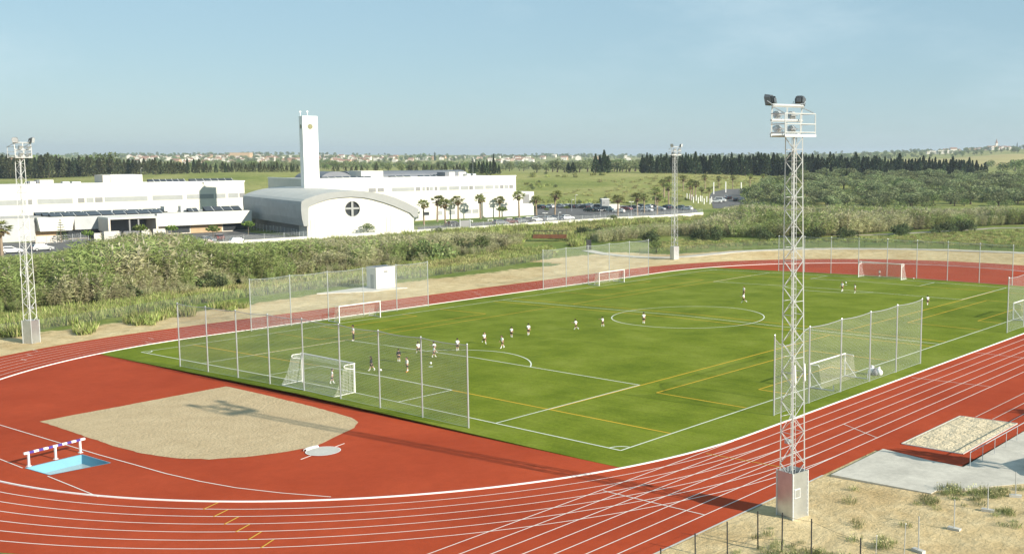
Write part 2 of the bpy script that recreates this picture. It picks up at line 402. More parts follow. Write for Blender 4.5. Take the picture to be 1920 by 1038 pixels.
sheet('track', [outer, PIT], lambda x, y: base_z(x) + .012, M['track'], kind='structure')
# grit throwing sector
sec = [(-8.24, -19.34), (-8.75, -4.1), (-4, -4.1), (2, -4.25), (7, -4.5), (9.8, -4.8), (11.4, -5.4), (12.5, -6.6), (13.4, -8.4), (14.2, -10.0), (14.7, -11.2), (14.5, -12.6), (14.1, -13.9), (13.3, -15.6), (11.9, -17.3), (9.8, -18.5), (7.0, -19.2), (4.0, -19.4)]
gs = []
for i, p in enumerate(sec):
    q = sec[(i + 1) % len(sec)]; L = math.hypot(q[0] - p[0], q[1] - p[1]); n = max(1, int(L / .6))
    gs += [(p[0] + (q[0] - p[0]) * k / n + random.uniform(-.05, .05), p[1] + (q[1] - p[1]) * k / n + random.uniform(-.05, .05)) for k in range(n)]
sheet('grit_sector', [gs], lambda x, y: base_z(x) + .028, M['sector'], kind='structure')
# artificial turf with its slight crown
def build_turf():
    V = []; F = []; xs = np.unique(np.concatenate([np.linspace(-36.3, 36.3, 146), [-32, 0, 32]]))
    for x in xs:
        dy = math.sqrt(max(0, 36.33 ** 2 - x * x)); lo = max(-3.0, VC0 - dy); hi = min(104.6, VC1 + dy); z = pitch_z(x)
        V += [(x, lo, z - .06), (x, lo, z), (x, hi, z), (x, hi, z - .06)]
    for i in range(len(xs) - 1):
        for k in range(3): F.append((i * 4 + k, (i + 1) * 4 + k, (i + 1) * 4 + k + 1, i * 4 + k + 1))
    F = [tuple(reversed(f)) if False else f for f in F]
    me = bpy.data.meshes.new('football_turf'); me.from_pydata(V, [], F); me.materials.append(M['turf'])
    o = bpy.data.objects.new('football_turf', me); COL.objects.link(o); tag(o, kind='structure')
build_turf()
class Lines:
    def __init__(s, zf): s.mb = MB(); s.zf = zf
    def strip(s, pts, w, closed=False):
        n = len(pts); L = []; Rr = []
        for i, p in enumerate(pts):
            a = pts[(i - 1) % n] if (closed or i > 0) else p; b = pts[(i + 1) % n] if (closed or i < n - 1) else p
            dx, dy = b[0] - a[0], b[1] - a[1]; l = math.hypot(dx, dy) or 1
            ox, oy = -dy / l * w / 2, dx / l * w / 2
            L.append((p[0] + ox, p[1] + oy)); Rr.append((p[0] - ox, p[1] - oy))
        for i in range(n if closed else n - 1):
            j = (i + 1) % n
            q = [L[i], Rr[i], Rr[j], L[j]]; s.mb.face([(x, y, s.zf(x, y)) for x, y in q])
    def seg(s, a, b, w, step=4):
        L = math.hypot(b[0] - a[0], b[1] - a[1]); n = max(1, int(L / step))
        s.strip([(a[0] + (b[0] - a[0]) * k / n, a[1] + (b[1] - a[1]) * k / n) for k in range(n + 1)], w)
# lane lines: each family of lines lies on its own level so that crossings never share a plane
tl = Lines(lambda x, y: base_z(x) + .018)
for k in range(1, 7): tl.strip(stadium(R_IN + LANE * k, 90), .07, True)
tl2 = Lines(lambda x, y: base_z(x) + .022)
for k in range(0, 7):
    x = R_IN + LANE * k
    tl2.seg((x, VC0 - 2 + .3 * k), (x, -62), .07)
tl3 = Lines(lambda x, y: base_z(x) + .026)
tl3.seg((36.67, -7.2), (43.85, -7.2), .07); tl3.seg((40.2, 14.9), (43.9, 12.8), .06); tl3.seg((36.9, 33.2), (43.9, 33.4), .06)
tl3.seg((40.6, -18.5), (43.9, -18.5), .07); tl3.seg((36.7, 48.0), (43.8, 48.0), .06); tl3.seg((36.7, 62), (43.8, 62), .06)
for v0, n in ((-9.0, 3), (3.5, 2), (20, 3), (33, 2), (52, 3)):
    for k in range(n): tl3.seg((-36.8 - LANE * k * 2, v0 + 1.5 * k), (-36.8 - LANE * (k * 2 + 1), v0 + 1.5 * k), .07)
stl = [(-60, 0)]
# steeplechase path through the water jump
st_a = [(-20, -22.3), (-9.79, -21.6), (-2, -21.3), (5, -21.05), (9, -20.8), (12.75, -20.6), (16, -20.2), (19, -19.6), (22, -18.6), (25, -17.3), (27.5, -15.7), (30, -13.0)]
st_a = [p for p in st_a if math.hypot(p[0], p[1] - VC0) < 36.3]
tl3.strip(st_a, .08); tl3.seg((-8, -25.45), (4.2, -25.42), .07); tl3.seg((7.4, -25.25), (14.2, -25.3), .07)
tl.mb.build('lane_lines', M['linew'], kind='structure'); tl2.mb.build('sprint_lane_lines', M['linew'], kind='structure'); tl3.mb.build('cross_lines', M['linew'], kind='structure')
ty = Lines(lambda x, y: base_z(x) + .030)
for k in range(6):
    u, v = 20.9 + 1.58 * k, -21.9 - .3 * k; d = Vector((u, v - VC0)).normalized()
    r = math.hypot(u, v - VC0); r0 = R_IN + LANE * k + .1; p = d * r0; q = d * (r0 + LANE - .2); q = Vector((q.x - .12, q.y - .3))
    ty.strip([(p.x, p.y + VC0), (q.x, q.y + VC0)], .09)
ty.seg((36.8, 2.75), (42.4, 2.95), .07)
ty.mb.build('yellow_track_marks', M['trackyel'], kind='structure')
# white kerb round the inside lane
def kerb():
    mb = MB(); a = stadium(R_IN + .02, 110); b = stadium(R_IN - .10, 110); n = len(a); zf = lambda p, h: base_z(p[0]) + h
    for i in range(n):
        j = (i + 1) % n; P = lambda p, h: (p[0], p[1], zf(p, h))
        mb.face([P(a[i], .0), P(a[j], .0), P(a[j], .075), P(a[i], .075)]); mb.face([P(a[i], .075), P(a[j], .075), P(b[j], .075), P(b[i], .075)]); mb.face([P(b[j], .0), P(b[i], .0), P(b[i], .075), P(b[j], .075)])
    mb.build('track_kerb', M['white'], kind='structure')
kerb()
# pitch markings
W2, L = 31.94, 101.26
pz = lambda h: (lambda x, y: pitch_z(x) + h)
pw = Lines(pz(.010)); pw2 = Lines(pz(.014)); py1 = Lines(pz(.005)); py2 = Lines(pz(.0075))
lw = .12
for x in (-W2, W2): pw.seg((x, 0), (x, L), lw)
for y in (0, L / 2, L): pw2.seg((-W2, y), (W2, y), lw, 1.0)
pw.strip([(p[0], p[1]) for p in arc(0, L / 2, 9.15, 0, 2 * PI, 96)][:-1], lw, True)
for y0, sg in ((0, 1), (L, -1)):
    for hw, dp in ((20.16, 16.5), (9.16, 5.5)):
        for sx in (-1, 1): pw.seg((sx * hw, y0), (sx * hw, y0 + sg * dp), lw)
        pw2.seg((-hw - .06, y0 + sg * dp), (hw + .06, y0 + sg * dp), lw, 1.0)
    al = math.acos(5.5 / 9.15); c = (0, y0 + sg * 11)
    a0, a1 = (PI / 2 - al, PI / 2 + al) if sg > 0 else (-PI / 2 - al, -PI / 2 + al)
    pw.strip(arc(c[0], c[1], 9.15, a0, a1, 40), lw)
    pw.strip(arc(0, c[1], .14, 0, 2 * PI, 8), .14)
    for sx in (-1, 1):
        a0 = {(1, 1): PI / 2, (-1, 1): 0, (1, -1): PI, (-1, -1): 1.5 * PI}[(sx, sg)]
        pw.strip(arc(sx * W2, y0, 1.0, a0, a0 + PI / 2, 10), lw)
pw.mb.build('pitch_lines', M['turfw'], kind='structure'); pw2.mb.build('pitch_cross_lines', M['turfw'], kind='structure')
for vc in (27.2, 74.06):
    for v in (vc - 21.7, vc + 21.7): py1.seg((-W2 + .1, v), (W2 - .1, v)  , .135, 1.0)
    for sx in (-1, 1):
        py2.seg((sx * 20.3, vc - 21.6), (sx * 20.3, vc + 21.6)  , .135)
        py2.seg((sx * 23.1, vc - 12.1), (sx * 23.1, vc + 12.1)  , .135); py2.seg((sx * 29.0, vc - 6), (sx * 29.0, vc + 6)  , .135)
        for v in (vc - 12.1, vc + 12.1): py1.seg((sx * 23.1, v), (sx * 31.8, v)  , .135, 1.0)
        for v in (vc - 6, vc + 6): py1.seg((sx * 29.0, v), (sx * 31.8, v)  , .135, 1.0)
py1.mb.build('yellow_pitch_lines', M['turfy'], kind='structure'); py2.mb.build('yellow_pitch_long_lines', M['turfy'], kind='structure')
# the concrete path that climbs the bank behind the far bend
def ribbon(name, pts, w, m, zoff=.06, thick=.3, step=1.5, kind='structure'):
    P = []
    for i in range(len(pts) - 1):
        p0, p1, p2, p3 = [Vector(pts[max(0, min(len(pts) - 1, k))]) for k in (i - 1, i, i + 1, i + 2)]
        n = max(2, int((p2 - p1).length / step))
        for k in range(n):
            t = k / n; P.append(.5 * ((2 * p1) + (-p0 + p2) * t + (2 * p0 - 5 * p1 + 4 * p2 - p3) * t * t + (-p0 + 3 * p1 - 3 * p2 + p3) * t ** 3))
    P.append(Vector(pts[-1])); mb = MB(); rows = []
    for i, p in enumerate(P):
        d = P[min(i + 1, len(P) - 1)] - P[max(i - 1, 0)]; d.normalize(); nrm = Vector((-d.y, d.x)); z = H(p.x, p.y) + zoff
        a, b = p + nrm * w / 2, p - nrm * w / 2; rows.append(((a.x, a.y, z), (b.x, b.y, z), (a.x, a.y, z - thick), (b.x, b.y, z - thick)))
    for r, q in zip(rows, rows[1:]):
        mb.face([r[0], r[1], q[1], q[0]]); mb.face([r[2], r[0], q[0], q[2]]); mb.face([r[1], r[3], q[3], q[1]])
    return mb.build(name, m, kind=kind)
ribbon('concrete_path', [(-79, 121), (-70, 116.3), (-62, 114.3), (-54, 114), (-49, 116), (-45.5, 121), (-41.5, 129), (-36, 136.5), (-28, 143), (-17, 148), (-6, 150.3), (6, 150.8), (20, 148), (36, 141), (50, 130)], 2.6, M['concrete'], .10, .35)
tl4 = Lines(lambda x, y: base_z(x) + .042); tl4.seg((45.27, -70), (45.27, 2.9), .14); [tl4.seg((x, 22.4), (x, 58), .07) for x in (46.9, 48.15, 49.4)]; tl4.mb.build('track_edging', M['conpale'], kind='structure')
# long-jump side of the near straight: slab, walkway, planter wall
z1 = base_z(47)
mb = MB()
mb.prism([(45.75, 3.0), (45.62, 10.1), (49.1, 9.5), (51.3, 9.4), (51.2, 20), (57, 40), (62, 40), (56.6, 10.0), (54.0, 6.6), (51.9, 4.05), (51.9, 3.3)], base_z(48) - .25, base_z(49) + .10)
mb.build('concrete_slab', M['concrete'], kind='structure')
sheet('red_apron', [[(45.15, 9.9), (45.15, 60), (51.1, 60), (51.1, 9.55), (48, 9.8)]], lambda x, y: base_z(x) + .035 if y > 9 else 0, M['track'], kind='structure')
# car park, roads and verges round the school
def pxpoly(pts): return [tuple(G(x, y).xy) for x, y in pts]
drape('car_park', pxpoly([(785, 436), (880, 430), (1000, 420.5), (1240, 407.5), (1312, 402), (1305, 392), (1285, 388), (1200, 386.5), (1100, 385.5), (1040, 386), (1004, 391), (1000, 404), (985, 410), (900, 417), (783, 426)]), 8, .05, M['asphalt'], kind='structure')
drape('side_road', pxpoly([(-60, 500), (-60, 455), (60, 455), (220, 441), (440, 432), (470, 436), (575, 446), (580, 449), (445, 457.5), (300, 470), (140, 487)]), 8, .05, M['asphalt'], kind='structure')
drape('entrance_pavement', pxpoly([(60, 456), (60, 446), (200, 437), (430, 425), (470, 434), (440, 433), (220, 443)]), 6, .11, M['paver'], kind='structure')
drape('far_road', pxpoly([(1338, 391), (1442, 387.5), (1434, 380), (1400, 373), (1386, 364), (1404, 357), (1398, 353.5), (1360, 355), (1336, 360), (1330, 368), (1334, 380)]), 8, .06, M['asphalt'], kind='structure')
ribbon('farm_track', [tuple(G(x, y).xy) for x, y in ((1560, 441.5), (1640, 440), (1700, 437.5), (1760, 434), (1820, 431), (1868, 427.5), (1930, 427), (1990, 424))], 2.6, M['paver'], .05, .2, 4)
drape('lawn_verge', pxpoly([(776, 424.5), (900, 415), (1000, 407.5), (1000, 403.5), (900, 409), (776, 417)]), 6, .10, mat('lawn', (.10, .15, .03), .95, .2, .5), kind='structure')
# ================================================================== SPORTS GROUND THINGS
def floodlight_mast():
    root = empty('floodlight_mast', (0, 0, 0))
    a0, a1, z0, z1 = .47, .30, .3, 19.95       # half widths of the lattice; local x along the lamp frame, y away from the pitch
    b = .575
    mb = MB(); mb.box(-b, b, -b, -b + .01, 0, 2.5); mb.box(-b, b, b - .01, b, 0, 2.5); mb.box(-b, -b + .01, -b + .01, b - .01, 0, 2.5); mb.box(b - .01, b, -b + .01, b - .01, 0, 2.5)
    box = mb.build('base_box', M['galvsheet'], root)
    mb = MB(); 
    for sx, sy in ((-1, -1), (1, -1), (1, 1), (-1, 1)): mb.box(sx * b - .03, sx * b + .03, sy * b - .03, sy * b + .03, 0, 2.52)
    for i in range(10):
        for sx in (-1, 1): mb.box(sx * .52 - .02, sx * .52 + .02, b, b + .012, .2 + .24 * i, .27 + .24 * i)
    mb.build('corner_strip', M['mast'], box)
    mb = MB(); mb.box(.02, .46, b, b + .03, 1.15, 1.65); mb.cur = 1; mb.box(.07, .41, b + .03, b + .036, 1.2, 1.6); mb.build('hatch', [M['mast'], M['galvsheet']], box)
    hw = lambda z: a0 + (a1 - a0) * (z - z0) / (z1 - z0)
    cs = ((-1, -1), (1, -1), (1, 1), (-1, 1))
    for sx, sy in cs:
        mb = MB(); mb.tube((sx * hw(.02), sy * hw(.02), .02), (sx * hw(z1), sy * hw(z1), z1), .042, .036, 4); mb.build('leg', M['mast'], root)
    for i in range(4):
        (ax, ay), (bx, by) = cs[i], cs[(i + 1) % 4]; mb = MB(); z = 2.0; k = i % 2
        while z < z1 - .3:
            h = hw(z) * 2 * .95; zt = min(z + h, z1); p, q = ((ax, ay), (bx, by)) if k % 2 == 0 else ((bx, by), (ax, ay))
            mb.tube((p[0] * hw(z), p[1] * hw(z), z), (q[0] * hw(zt), q[1] * hw(zt), zt), .019, .019, 4, False)
            if k % 4 == 0: mb.tube((ax * hw(z), ay * hw(z), z), (bx * hw(z), by * hw(z), z), .017, .017, 4, False)
            z = zt; k += 1
        mb.build('bracing', M['mast'], root)
    mb = MB()
    for x in (-.17, .17): mb.tube((x, .05, 1.2), (x, .02, z1), .02, .02, 4)
    z = 2.2
    while z < z1: mb.tube((-.17, .04, z), (.17, .04, z), .014, .014, 4, False); z += .32
    mb.build('ladder', M['mast'], root)
    mb = MB(); mb.tube((.24, .22, .4), (.16, .18, z1), .03, .03, 5); mb.build('cable_duct', M['greyclad'], root)
    mb = MB(); mb.box(-.42, -.18, -.75, -.5, 3.75, 3.98); mb.tube((-.4, -.5, 3.85), (-.35, -.38, 3.85), .03); mb.build('camera_box', M['galv'], root)
    for x in (-.42, .30): mb = MB(); mb.tube((x, .46, 7.3), (x + .05, .46, 8.2), .055, .055, 8); mb.tube((x, .46, 7.25), (x * .95, .36, 7.2), .02, .02, 5); mb.build('white_aerial', M['white'], root)
    # head: lamp frame and working platform
    P = z1; y0 = -.54; yr = .43
    mb = MB(); mb.box(-1.10, 1.10, y0 + .05, yr - .04, P + .01, P + .04)
    for y in (y0, yr): mb.box(-1.15, 1.15, y - .04, y + .04, P - .05, P + .07)
    mb.build('platform', M['mast'], root)
    mb = MB()
    for x in (-1.1, 0, 1.1): mb.tube((x, y0, P), (x - .12, y0 - .05, P + 1.55), .055, .055, 4)
    for z, r in ((.10, .05), (.80, .075), (1.55, .085)): mb.tube((-1.15 - z * .08, y0 - .03, P + z), (1.15 - z * .08, y0 - .03, P + z), r, r, 4)
    for x in (-1.1, 1.1): mb.tube((x - .12, y0 - .05, P + 1.5), (x, yr, P + 1.12), .03, .03, 4)
    mb.build('lamp_frame', M['mast'], root)
    mb = MB()
    for z in (.18, .60, 1.12):
        mb.tube((-1.12, yr, P + z), (1.12, yr, P + z), .028, .028, 5)
        for x in (-1.12, 1.12): mb.tube((x, y0, P + z), (x, yr, P + z), .028, .028, 5)
    for x in (-1.12, 0, 1.12): mb.tube((x, yr, P), (x, yr, P + 1.12), .032, .032, 5)
    mb.build('handrail', M['mast'], root)
    for (x, z, az, tilt) in ((-1.33, 1.80, -1.0, .35), (.85, 1.78, .25, .15), (-.75, 1.08, -.15, .75), (.35, 1.08, .12, .75), (-.75, .36, -.1, .8), (.3, .36, .15, .8)):
        Mx = Matrix.Translation((x, y0 - .32, P + z)) @ Matrix.Rotation(az, 4, 'Z') @ Matrix.Rotation(tilt, 4, 'X') @ Matrix.Scale(1 if z > 1.5 else .72, 4)
        lbody = M['lampbody'] if z > 1.5 else M['galv']
        mb = MB()
        pr = [(-.27, -.20), (.27, -.20), (.30, .22), (.18, .38), (-.18, .38), (-.30, .22)]
        # housing: lamp face on -y, cooling gear behind
        f = [Mx @ Vector((px, -.17, pz)) for px, pz in pr]; g = [Mx @ Vector((px * .72, .12, pz * .75)) for px, pz in pr]
        mb.face(list(reversed(g)))
        for i in range(6): j = (i + 1) % 6; mb.face([f[i], f[j], g[j], g[i]])
        mb.box(-.12, .12, .12, .30, -.14, .10, Mx)
        for k in range(5): mb.box(-.2 + .09 * k, -.18 + .09 * k, .1, .22, -.1, .22, Mx)
        lamp = mb.build('floodlight', lbody, root)
        mb = MB(); mb.face([Mx @ Vector((px * .95, -.172, pz * .95)) for px, pz in pr]); mb.build('lamp_glass', M['lampglass'], lamp)
        mb = MB(); 
        for sx in (-1, 1): mb.tube(Mx @ Vector((sx * .31, 0, 0)), Mx @ Vector((sx * .31, .30, -.25)), .022, .022, 4)
        mb.tube(Mx @ Vector((-.31, .30, -.25)), Mx @ Vector((.31, .30, -.25)), .022, .022, 4); mb.tube(Mx @ Vector((0, .30, -.25)), (x, y0, P + z - .3), .03, .03, 4); mb.build('bracket', M['galv'], lamp)
    return root
mast = floodlight_mast()
def rz_out(deg): return math.radians(deg - 90)      # local +y to this compass angle
mast.location = (47.54, -4.44, H(47.54, -4.44) - .02); mast.rotation_euler = (Matrix.Rotation(.010, 4, Vector((.622, -.783, 0))) @ Matrix.Rotation(rz_out(-12), 4, 'Z')).to_euler()
tag(mast, 'tall white lattice floodlight mast in the foreground beside the running track', 'floodlight', 'floodlight masts round the sports ground')
dup(mast, (-48.1, -4.0, H(-48.1, -4.0)), rz_out(205), 'grey lattice floodlight mast on the sandy strip at the left, by the palm and reeds')
dup(mast, (-48.7, 112.3, H(-48.7, 112.3)), rz_out(165), 'distant lattice floodlight mast beyond the far left corner of the pitch, beside the concrete path')
# ---------- ball-stop nets
def netmesh(mb, p0, p1, z0, z1, sag=0, n=1, uvs=None):
    pass
def net_object(name, quads, m, parent):
    V = []; F = []; UV = []
    for pts, uv in quads:
        k = len(V); V += [tuple(p) for p in pts]; F.append((k, k + 1, k + 2, k + 3)); UV += uv
    me = bpy.data.meshes.new(name); me.from_pydata(V, [], F); l = me.uv_layers.new(name='UVMap')
    for i, lp in enumerate(me.loops): l.data[i].uv = UV[lp.vertex_index]
    me.materials.append(m); o = bpy.data.objects.new(name, me); COL.objects.link(o)
    if parent is not None: o.parent = parent
    return o
def ball_stop(a, b, n, label, sagspan=None, h=6.0):
    a, b = Vector(a), Vector(b); mid = (a + b) / 2
    root = empty('ball_stop_net', (mid.x, mid.y, pitch_z(mid.x)), 0, label, 'net', 'ball stop nets round the pitch')
    P = []
    for k in range(n):
        p = a + (b - a) * k / (n - 1); P.append(Vector((p.x - mid.x, p.y - mid.y, pitch_z(p.x) - pitch_z(mid.x))))
    for p in P:
        mb = MB(); mb.tube(p + Vector((0, 0, -.05)), p + Vector((0, 0, h)), .062, .055, 8); mb.sphere(p + Vector((0, 0, h)), .07, n=6, m=4); mb.build('post', M['galv'], root)
    quads = []; cab = []; x = 0
    for i in range(n - 1):
        L = (P[i + 1] - P[i]).length; sub = 8; sg = 1.1 if i == sagspan else .10
        for k in range(sub):
            t0, t1 = k / sub, (k + 1) / sub; q0 = P[i].lerp(P[i + 1], t0); q1 = P[i].lerp(P[i + 1], t1)
            def top(t):
                if i == sagspan: return h - .05 - (.95 * smooth(t, -.1, .25) * (1 - smooth(t, .45, 1.0)))
                return h - .05 - sg * 4 * t * (1 - t)
            za, zb = float(top(t0)), float(top(t1))
            quads.append(([q0 + Vector((0, 0, .05)), q1 + Vector((0, 0, .05)), q1 + Vector((0, 0, zb)), q0 + Vector((0, 0, za))], [(x + L * t0, 0), (x + L * t1, 0), (x + L * t1, zb), (x + L * t0, za)]))
            cab.append((q0 + Vector((0, 0, za)), q1 + Vector((0, 0, zb))))
        x += L
    net_object('net', quads, M['netnear'] if 'near goal' in label else M['net'], root)
    mb = MB()
    for p, q in cab: mb.tube(p, q, .028, .028, 5, False)
    mb.build('top_rope', M['galv'], root)
    mb = MB()
    for p, q in zip(P, P[1:]): mb.tube(p + Vector((0, 0, .06)), q + Vector((0, 0, .06)), .015, .015, 4, False)
    mb.build('bottom_cable', M['galv'], root)
    return root
ball_stop((-20.3, -2.05), (19.65, -2.1), 9, 'long tall ball net behind the near goal, beside the grit sector')
ball_stop((-35.3, 14.4), (-35.3, 40.3), 6, 'tall ball net on the left touchline in front of the white hut')
ball_stop((-35.3, 62.2), (-35.3, 87.4), 6, 'tall ball net at the far end of the left touchline, before the sandy bank')
ball_stop((34.8, 14.2), (34.8, 39.6), 6, 'tall net with a sagging top rope on the right touchline, behind the big mast', 0)
ball_stop((34.8, 61.6), (34.8, 87.0), 6, 'tall ball net on the far right touchline, cut off by the right edge', 2)
ball_stop((-20.5, 104.55), (19.8, 104.55), 9, 'long tall ball net behind the far goal, against the red far bend')
# ---------- goals
def big_goal(y, sg, label):
    z = pitch_z(0); root = empty('football_goal', (0, y, z), 0 if sg < 0 else PI, label, 'goal', 'full size football goals')
    w = 3.66; zz = lambda x: -.0097 * abs(x) + .0132 * (x if sg < 0 else -x)
    for s in (-1, 1):
        mb = MB(); mb.tube((s * w, 0, zz(s * w)), (s * w, 0, 2.44), .065, .065, 10); mb.build('goalpost', M['white'], root)
        mb = MB(); mb.path([(s * w, 0, 2.40), (s * w, -.85, 2.42), (s * w, -1.0, 2.30), (s * (w - .03), -.85, 2.15), (s * w, -.03, 1.95)], .035, 6); mb.build('net_support', M['white'], root)
    mb = MB(); mb.tube((-w - .06, 0, 2.44), (w + .06, 0, 2.44), .065, .065, 10); mb.build('crossbar', M['white'], root)
    mb = MB(); mb.path([(-w, -.05, .05), (-w, -2.0, .02), (w, -2.0, .02), (w, -.05, .05)], .025, 6); mb.build('ground_frame', M['white'], root)
    q = []; nx = 12; prof = [(-.02, 2.42), (-1.0, 2.34), (-1.25, 1.5), (-1.6, .7), (-2.0, .04)]
    for i in range(nx):
        x0, x1 = -w + 2 * w * i / nx, -w + 2 * w * (i + 1) / nx; l = 0
        for (ya, za), (yb, zb) in zip(prof, prof[1:]):
            d = math.hypot(yb - ya, zb - za); q.append(([(x0, ya, za), (x1, ya, za), (x1, yb, zb), (x0, yb, zb)], [(x0, l), (x1, l), (x1, l + d), (x0, l + d)])); l += d
    for s in (-1, 1):
        for (ya, za), (yb, zb) in zip(prof[1:], prof[2:]): q.append(([(s * w, 0, za), (s * w, ya, za), (s * w, yb, zb), (s * w, 0, zb)], [(0, za), (ya, za), (yb, zb), (0, zb)]))
    net_object('net', q, M['goalnet'], root)
big_goal(0, -1, 'white football goal nearest the camera, behind the long near ball net')
big_goal(L, 1, 'white football goal at the far end of the pitch, in front of the red bend')
def small_goal(x, y, label):
    sg = 1 if x > 0 else -1
    root = empty('small_goal', (x, y, pitch_z(x)), -PI / 2 if sg > 0 else PI / 2, label, 'goal', 'seven-a-side goals on the touchlines')
    w, h = 3.0, 2.0          # local +y points away from the pitch
    for s in (-1, 1):
        mb = MB(); mb.tube((s * w, 0, 0), (s * w, 0, h), .06, .06, 8); mb.build('goalpost', M['white'], root)
        mb = MB(); mb.tube((s * w, .03, 1.35), (s * w, 1.1, .10), .035, .035, 6); mb.path([(s * w, 0, .06), (s * w, 2.2, .06)], .045, 6); mb.build('side_brace', M['mast'], root)
        mb = MB(); mb.path([(s * w, .02, h - .03), (s * w, .75, h - .03), (s * w, .85, h - .15)], .03, 6); mb.build('net_support', M['white'], root)
        mb = MB(); mb.tube((s * w, 2.2, 0), (s * w, 2.2, .5), .05, .05, 8); mb.build('wheel_arm', M['galv'], root)
    mb = MB(); mb.tube((-w - .06, 0, h), (w + .06, 0, h), .06, .06, 8); mb.build('crossbar', M['white'], root)
    q = []; prof = [(.02, h - .02), (.8, h - .05), (.9, 1.2), (1.1, .08)]; l = 0
    for (ya, za), (yb, zb) in zip(prof, prof[1:]):
        d = math.hypot(yb - ya, zb - za); q.append(([(-w, ya, za), (w, ya, za), (w, yb, zb), (-w, yb, zb)], [(-w, l), (w, l), (w, l + d), (-w, l + d)])); l += d
    for s in (-1, 1):
        for (ya, za), (yb, zb) in zip(prof[1:], prof[2:]): q.append(([(s * w, 0, za), (s * w, ya, za), (s * w, yb, zb), (s * w, 0, zb)], [(0, za), (ya, za), (yb, zb), (0, zb)]))
    net_object('net', q, M['smallnet'], root)
small_goal(-32.2, 27.1, 'small white goal on the left touchline in front of the white hut')
small_goal(-32.1, 74.2, 'small white goal at the far end of the left touchline')
small_goal(32.0, 27.3, 'small white goal with diagonal braces on the near right touchline')
small_goal(32.0, 74.2, 'small white goal at the right edge of the photo, behind the far right net')
# ---------- balls and bags
def ball(px, py, label):
    P = G(px, py); mb = MB(); mb.sphere((0, 0, 0), .11, n=14, m=9); z = pitch_z(P.x) + .11
    o = mb.build('football', M['white'], smoothf=True, label=label, cat='ball', group='footballs on the turf'); o.location = (P.x, P.y, z)
ball(714, 702, 'white football on the goal area line beside the girl in a black jacket'); ball(808, 689, 'white football on the grass in front of the two crossing players')
ball(1713, 526.5, 'white football on the far goal line to the right of the far goal'); ball(1586, 535, 'white football lying near the far penalty line')
def sack(px, py, sc, m, label, seed):
    P = G(px, py); rg = random.Random(seed); mb = MB(); mb.sphere((0, 0, .45), .5, .38, .48, 14, 9)
    mb.v = [(x * (1 + .16 * math.sin(5 * y + z * 4 + seed)), y * (1 + .16 * math.sin(4 * x + seed)), max(0, z * (1 + .12 * math.sin(6 * x + 3 * y)))) for x, y, z in mb.v]
    mb.tube((0, 0, .82), (.08, .03, 1.12), .12, .19, 8)
    o = mb.build('kit_bag', m, smoothf=True, label=label, cat='bag', group='kit bags on the touchline'); o.location = (P.x, P.y, pitch_z(P.x)); o.scale = (sc,) * 3; o.rotation_euler = (0, 0, seed)
sack(1634, 702, .72, M['shirt'], 'white kit bag lying nearest the net post on the right touchline', 1); sack(1641.5, 704, .62, M['greycloth'], 'dark grey kit bag between two white bags on the right touchline', 2); sack(1648.5, 704, .68, M['shirt'], 'white kit bag on the right of the dark bag at the touchline', 3)
# ---------- water jump, hurdle, throwing circle
def pit():
    root = empty('water_jump_pit', (5.8, -23.4, base_z(5.8)), 0, 'light blue water jump basin sunk into the red rubber at the left', 'water jump')
    c = [(p[0] - 5.8, p[1] + 23.4) for p in PIT]; d = .62; mb = MB()
    far, right = c[1], c[2]
    zt = lambda p: .0132 * p[0] + .02
    bot = [(c[0][0] + .12, c[0][1] + .08), (c[1][0] + .12, c[1][1] - .08), (c[2][0] - .12, c[2][1] - .08), (c[3][0] - .12, c[3][1] + .08)]
    dz = [-.6, -.6, -.55, -.55]
    for i in range(4):
        j = (i + 1) % 4; mb.face([(*c[i], zt(c[i])), (*c[j], zt(c[j])), (*bot[j], dz[j]), (*bot[i], dz[i])])
    mb.build('basin', M['blue'], root); mb = MB(); mb.face([(*bot[i], dz[i] + .02) for i in range(4)]); mb.build('basin_floor', M['blue2'], root)
    mb = MB()
    for i in range(4):
        j = (i + 1) % 4; a, b = Vector(c[i]), Vector(c[j]); n = (b - a).normalized(); n = Vector((-n.y, n.x)) * .06
        mb.face([(a.x, a.y, zt(a) + .012), (b.x, b.y, zt(b) + .012), (b.x + n.x, b.y + n.y, zt(b) + .012), (a.x + n.x, a.y + n.y, zt(a) + .012)])
    mb.build('rim', M['blue'], root)
pit()
def hurdle():
    a, b = Vector((4.0, -25.0)), Vector((3.35, -21.3)); a = Vector((4.05, -25.15)); m = (a + b) / 2; z = base_z(m.x) + .015
    root = empty('steeple_hurdle', (m.x, m.y, z), math.atan2((b - a).y, (b - a).x), 'steeplechase barrier with a purple and white striped beam beside the blue basin', 'hurdle')
    Lh = (b - a).length / 2 + .1; mb = MB(); n = 13
    for k in range(n):
        mb.cur = 1 if k % 2 else 0; x0, x1 = -Lh + 2 * Lh * k / n, -Lh + 2 * Lh * (k + 1) / n; mb.box(x0, x1, -.064, .064, .80, .93)
    mb.build('beam', [M['white'], M['purple']], root)
    for x in (-Lh + .28, 0, Lh - .35): mb = MB(); mb.box(x - .055, x + .055, -.055, .055, 0, .80); mb.box(x - .12, x + .12, -.12, .12, 0, .025); mb.build('post', M['white'], root)
hurdle()
P = G(606, 846)
root = empty('throwing_circle', (P.x, P.y, base_z(P.x) + .03), 0, 'pale round throwing circle at the edge of the grit sector', 'throwing circle')
mb = MB(); mb.prism(arc(0, 0, 1.07, 0, 2 * PI, 40)[:-1], 0, .012); mb.build('disc', M['conpale'], root)
mb = MB(); o_ = arc(0, 0, 1.13, 0, 2 * PI, 40); i_ = arc(0, 0, 1.07, 0, 2 * PI, 40)
for k in range(40): mb.face([(*o_[k], .02), (*o_[k + 1], .02), (*i_[k + 1], .02), (*i_[k], .02)])
mb.build('rim', M['white'], root)
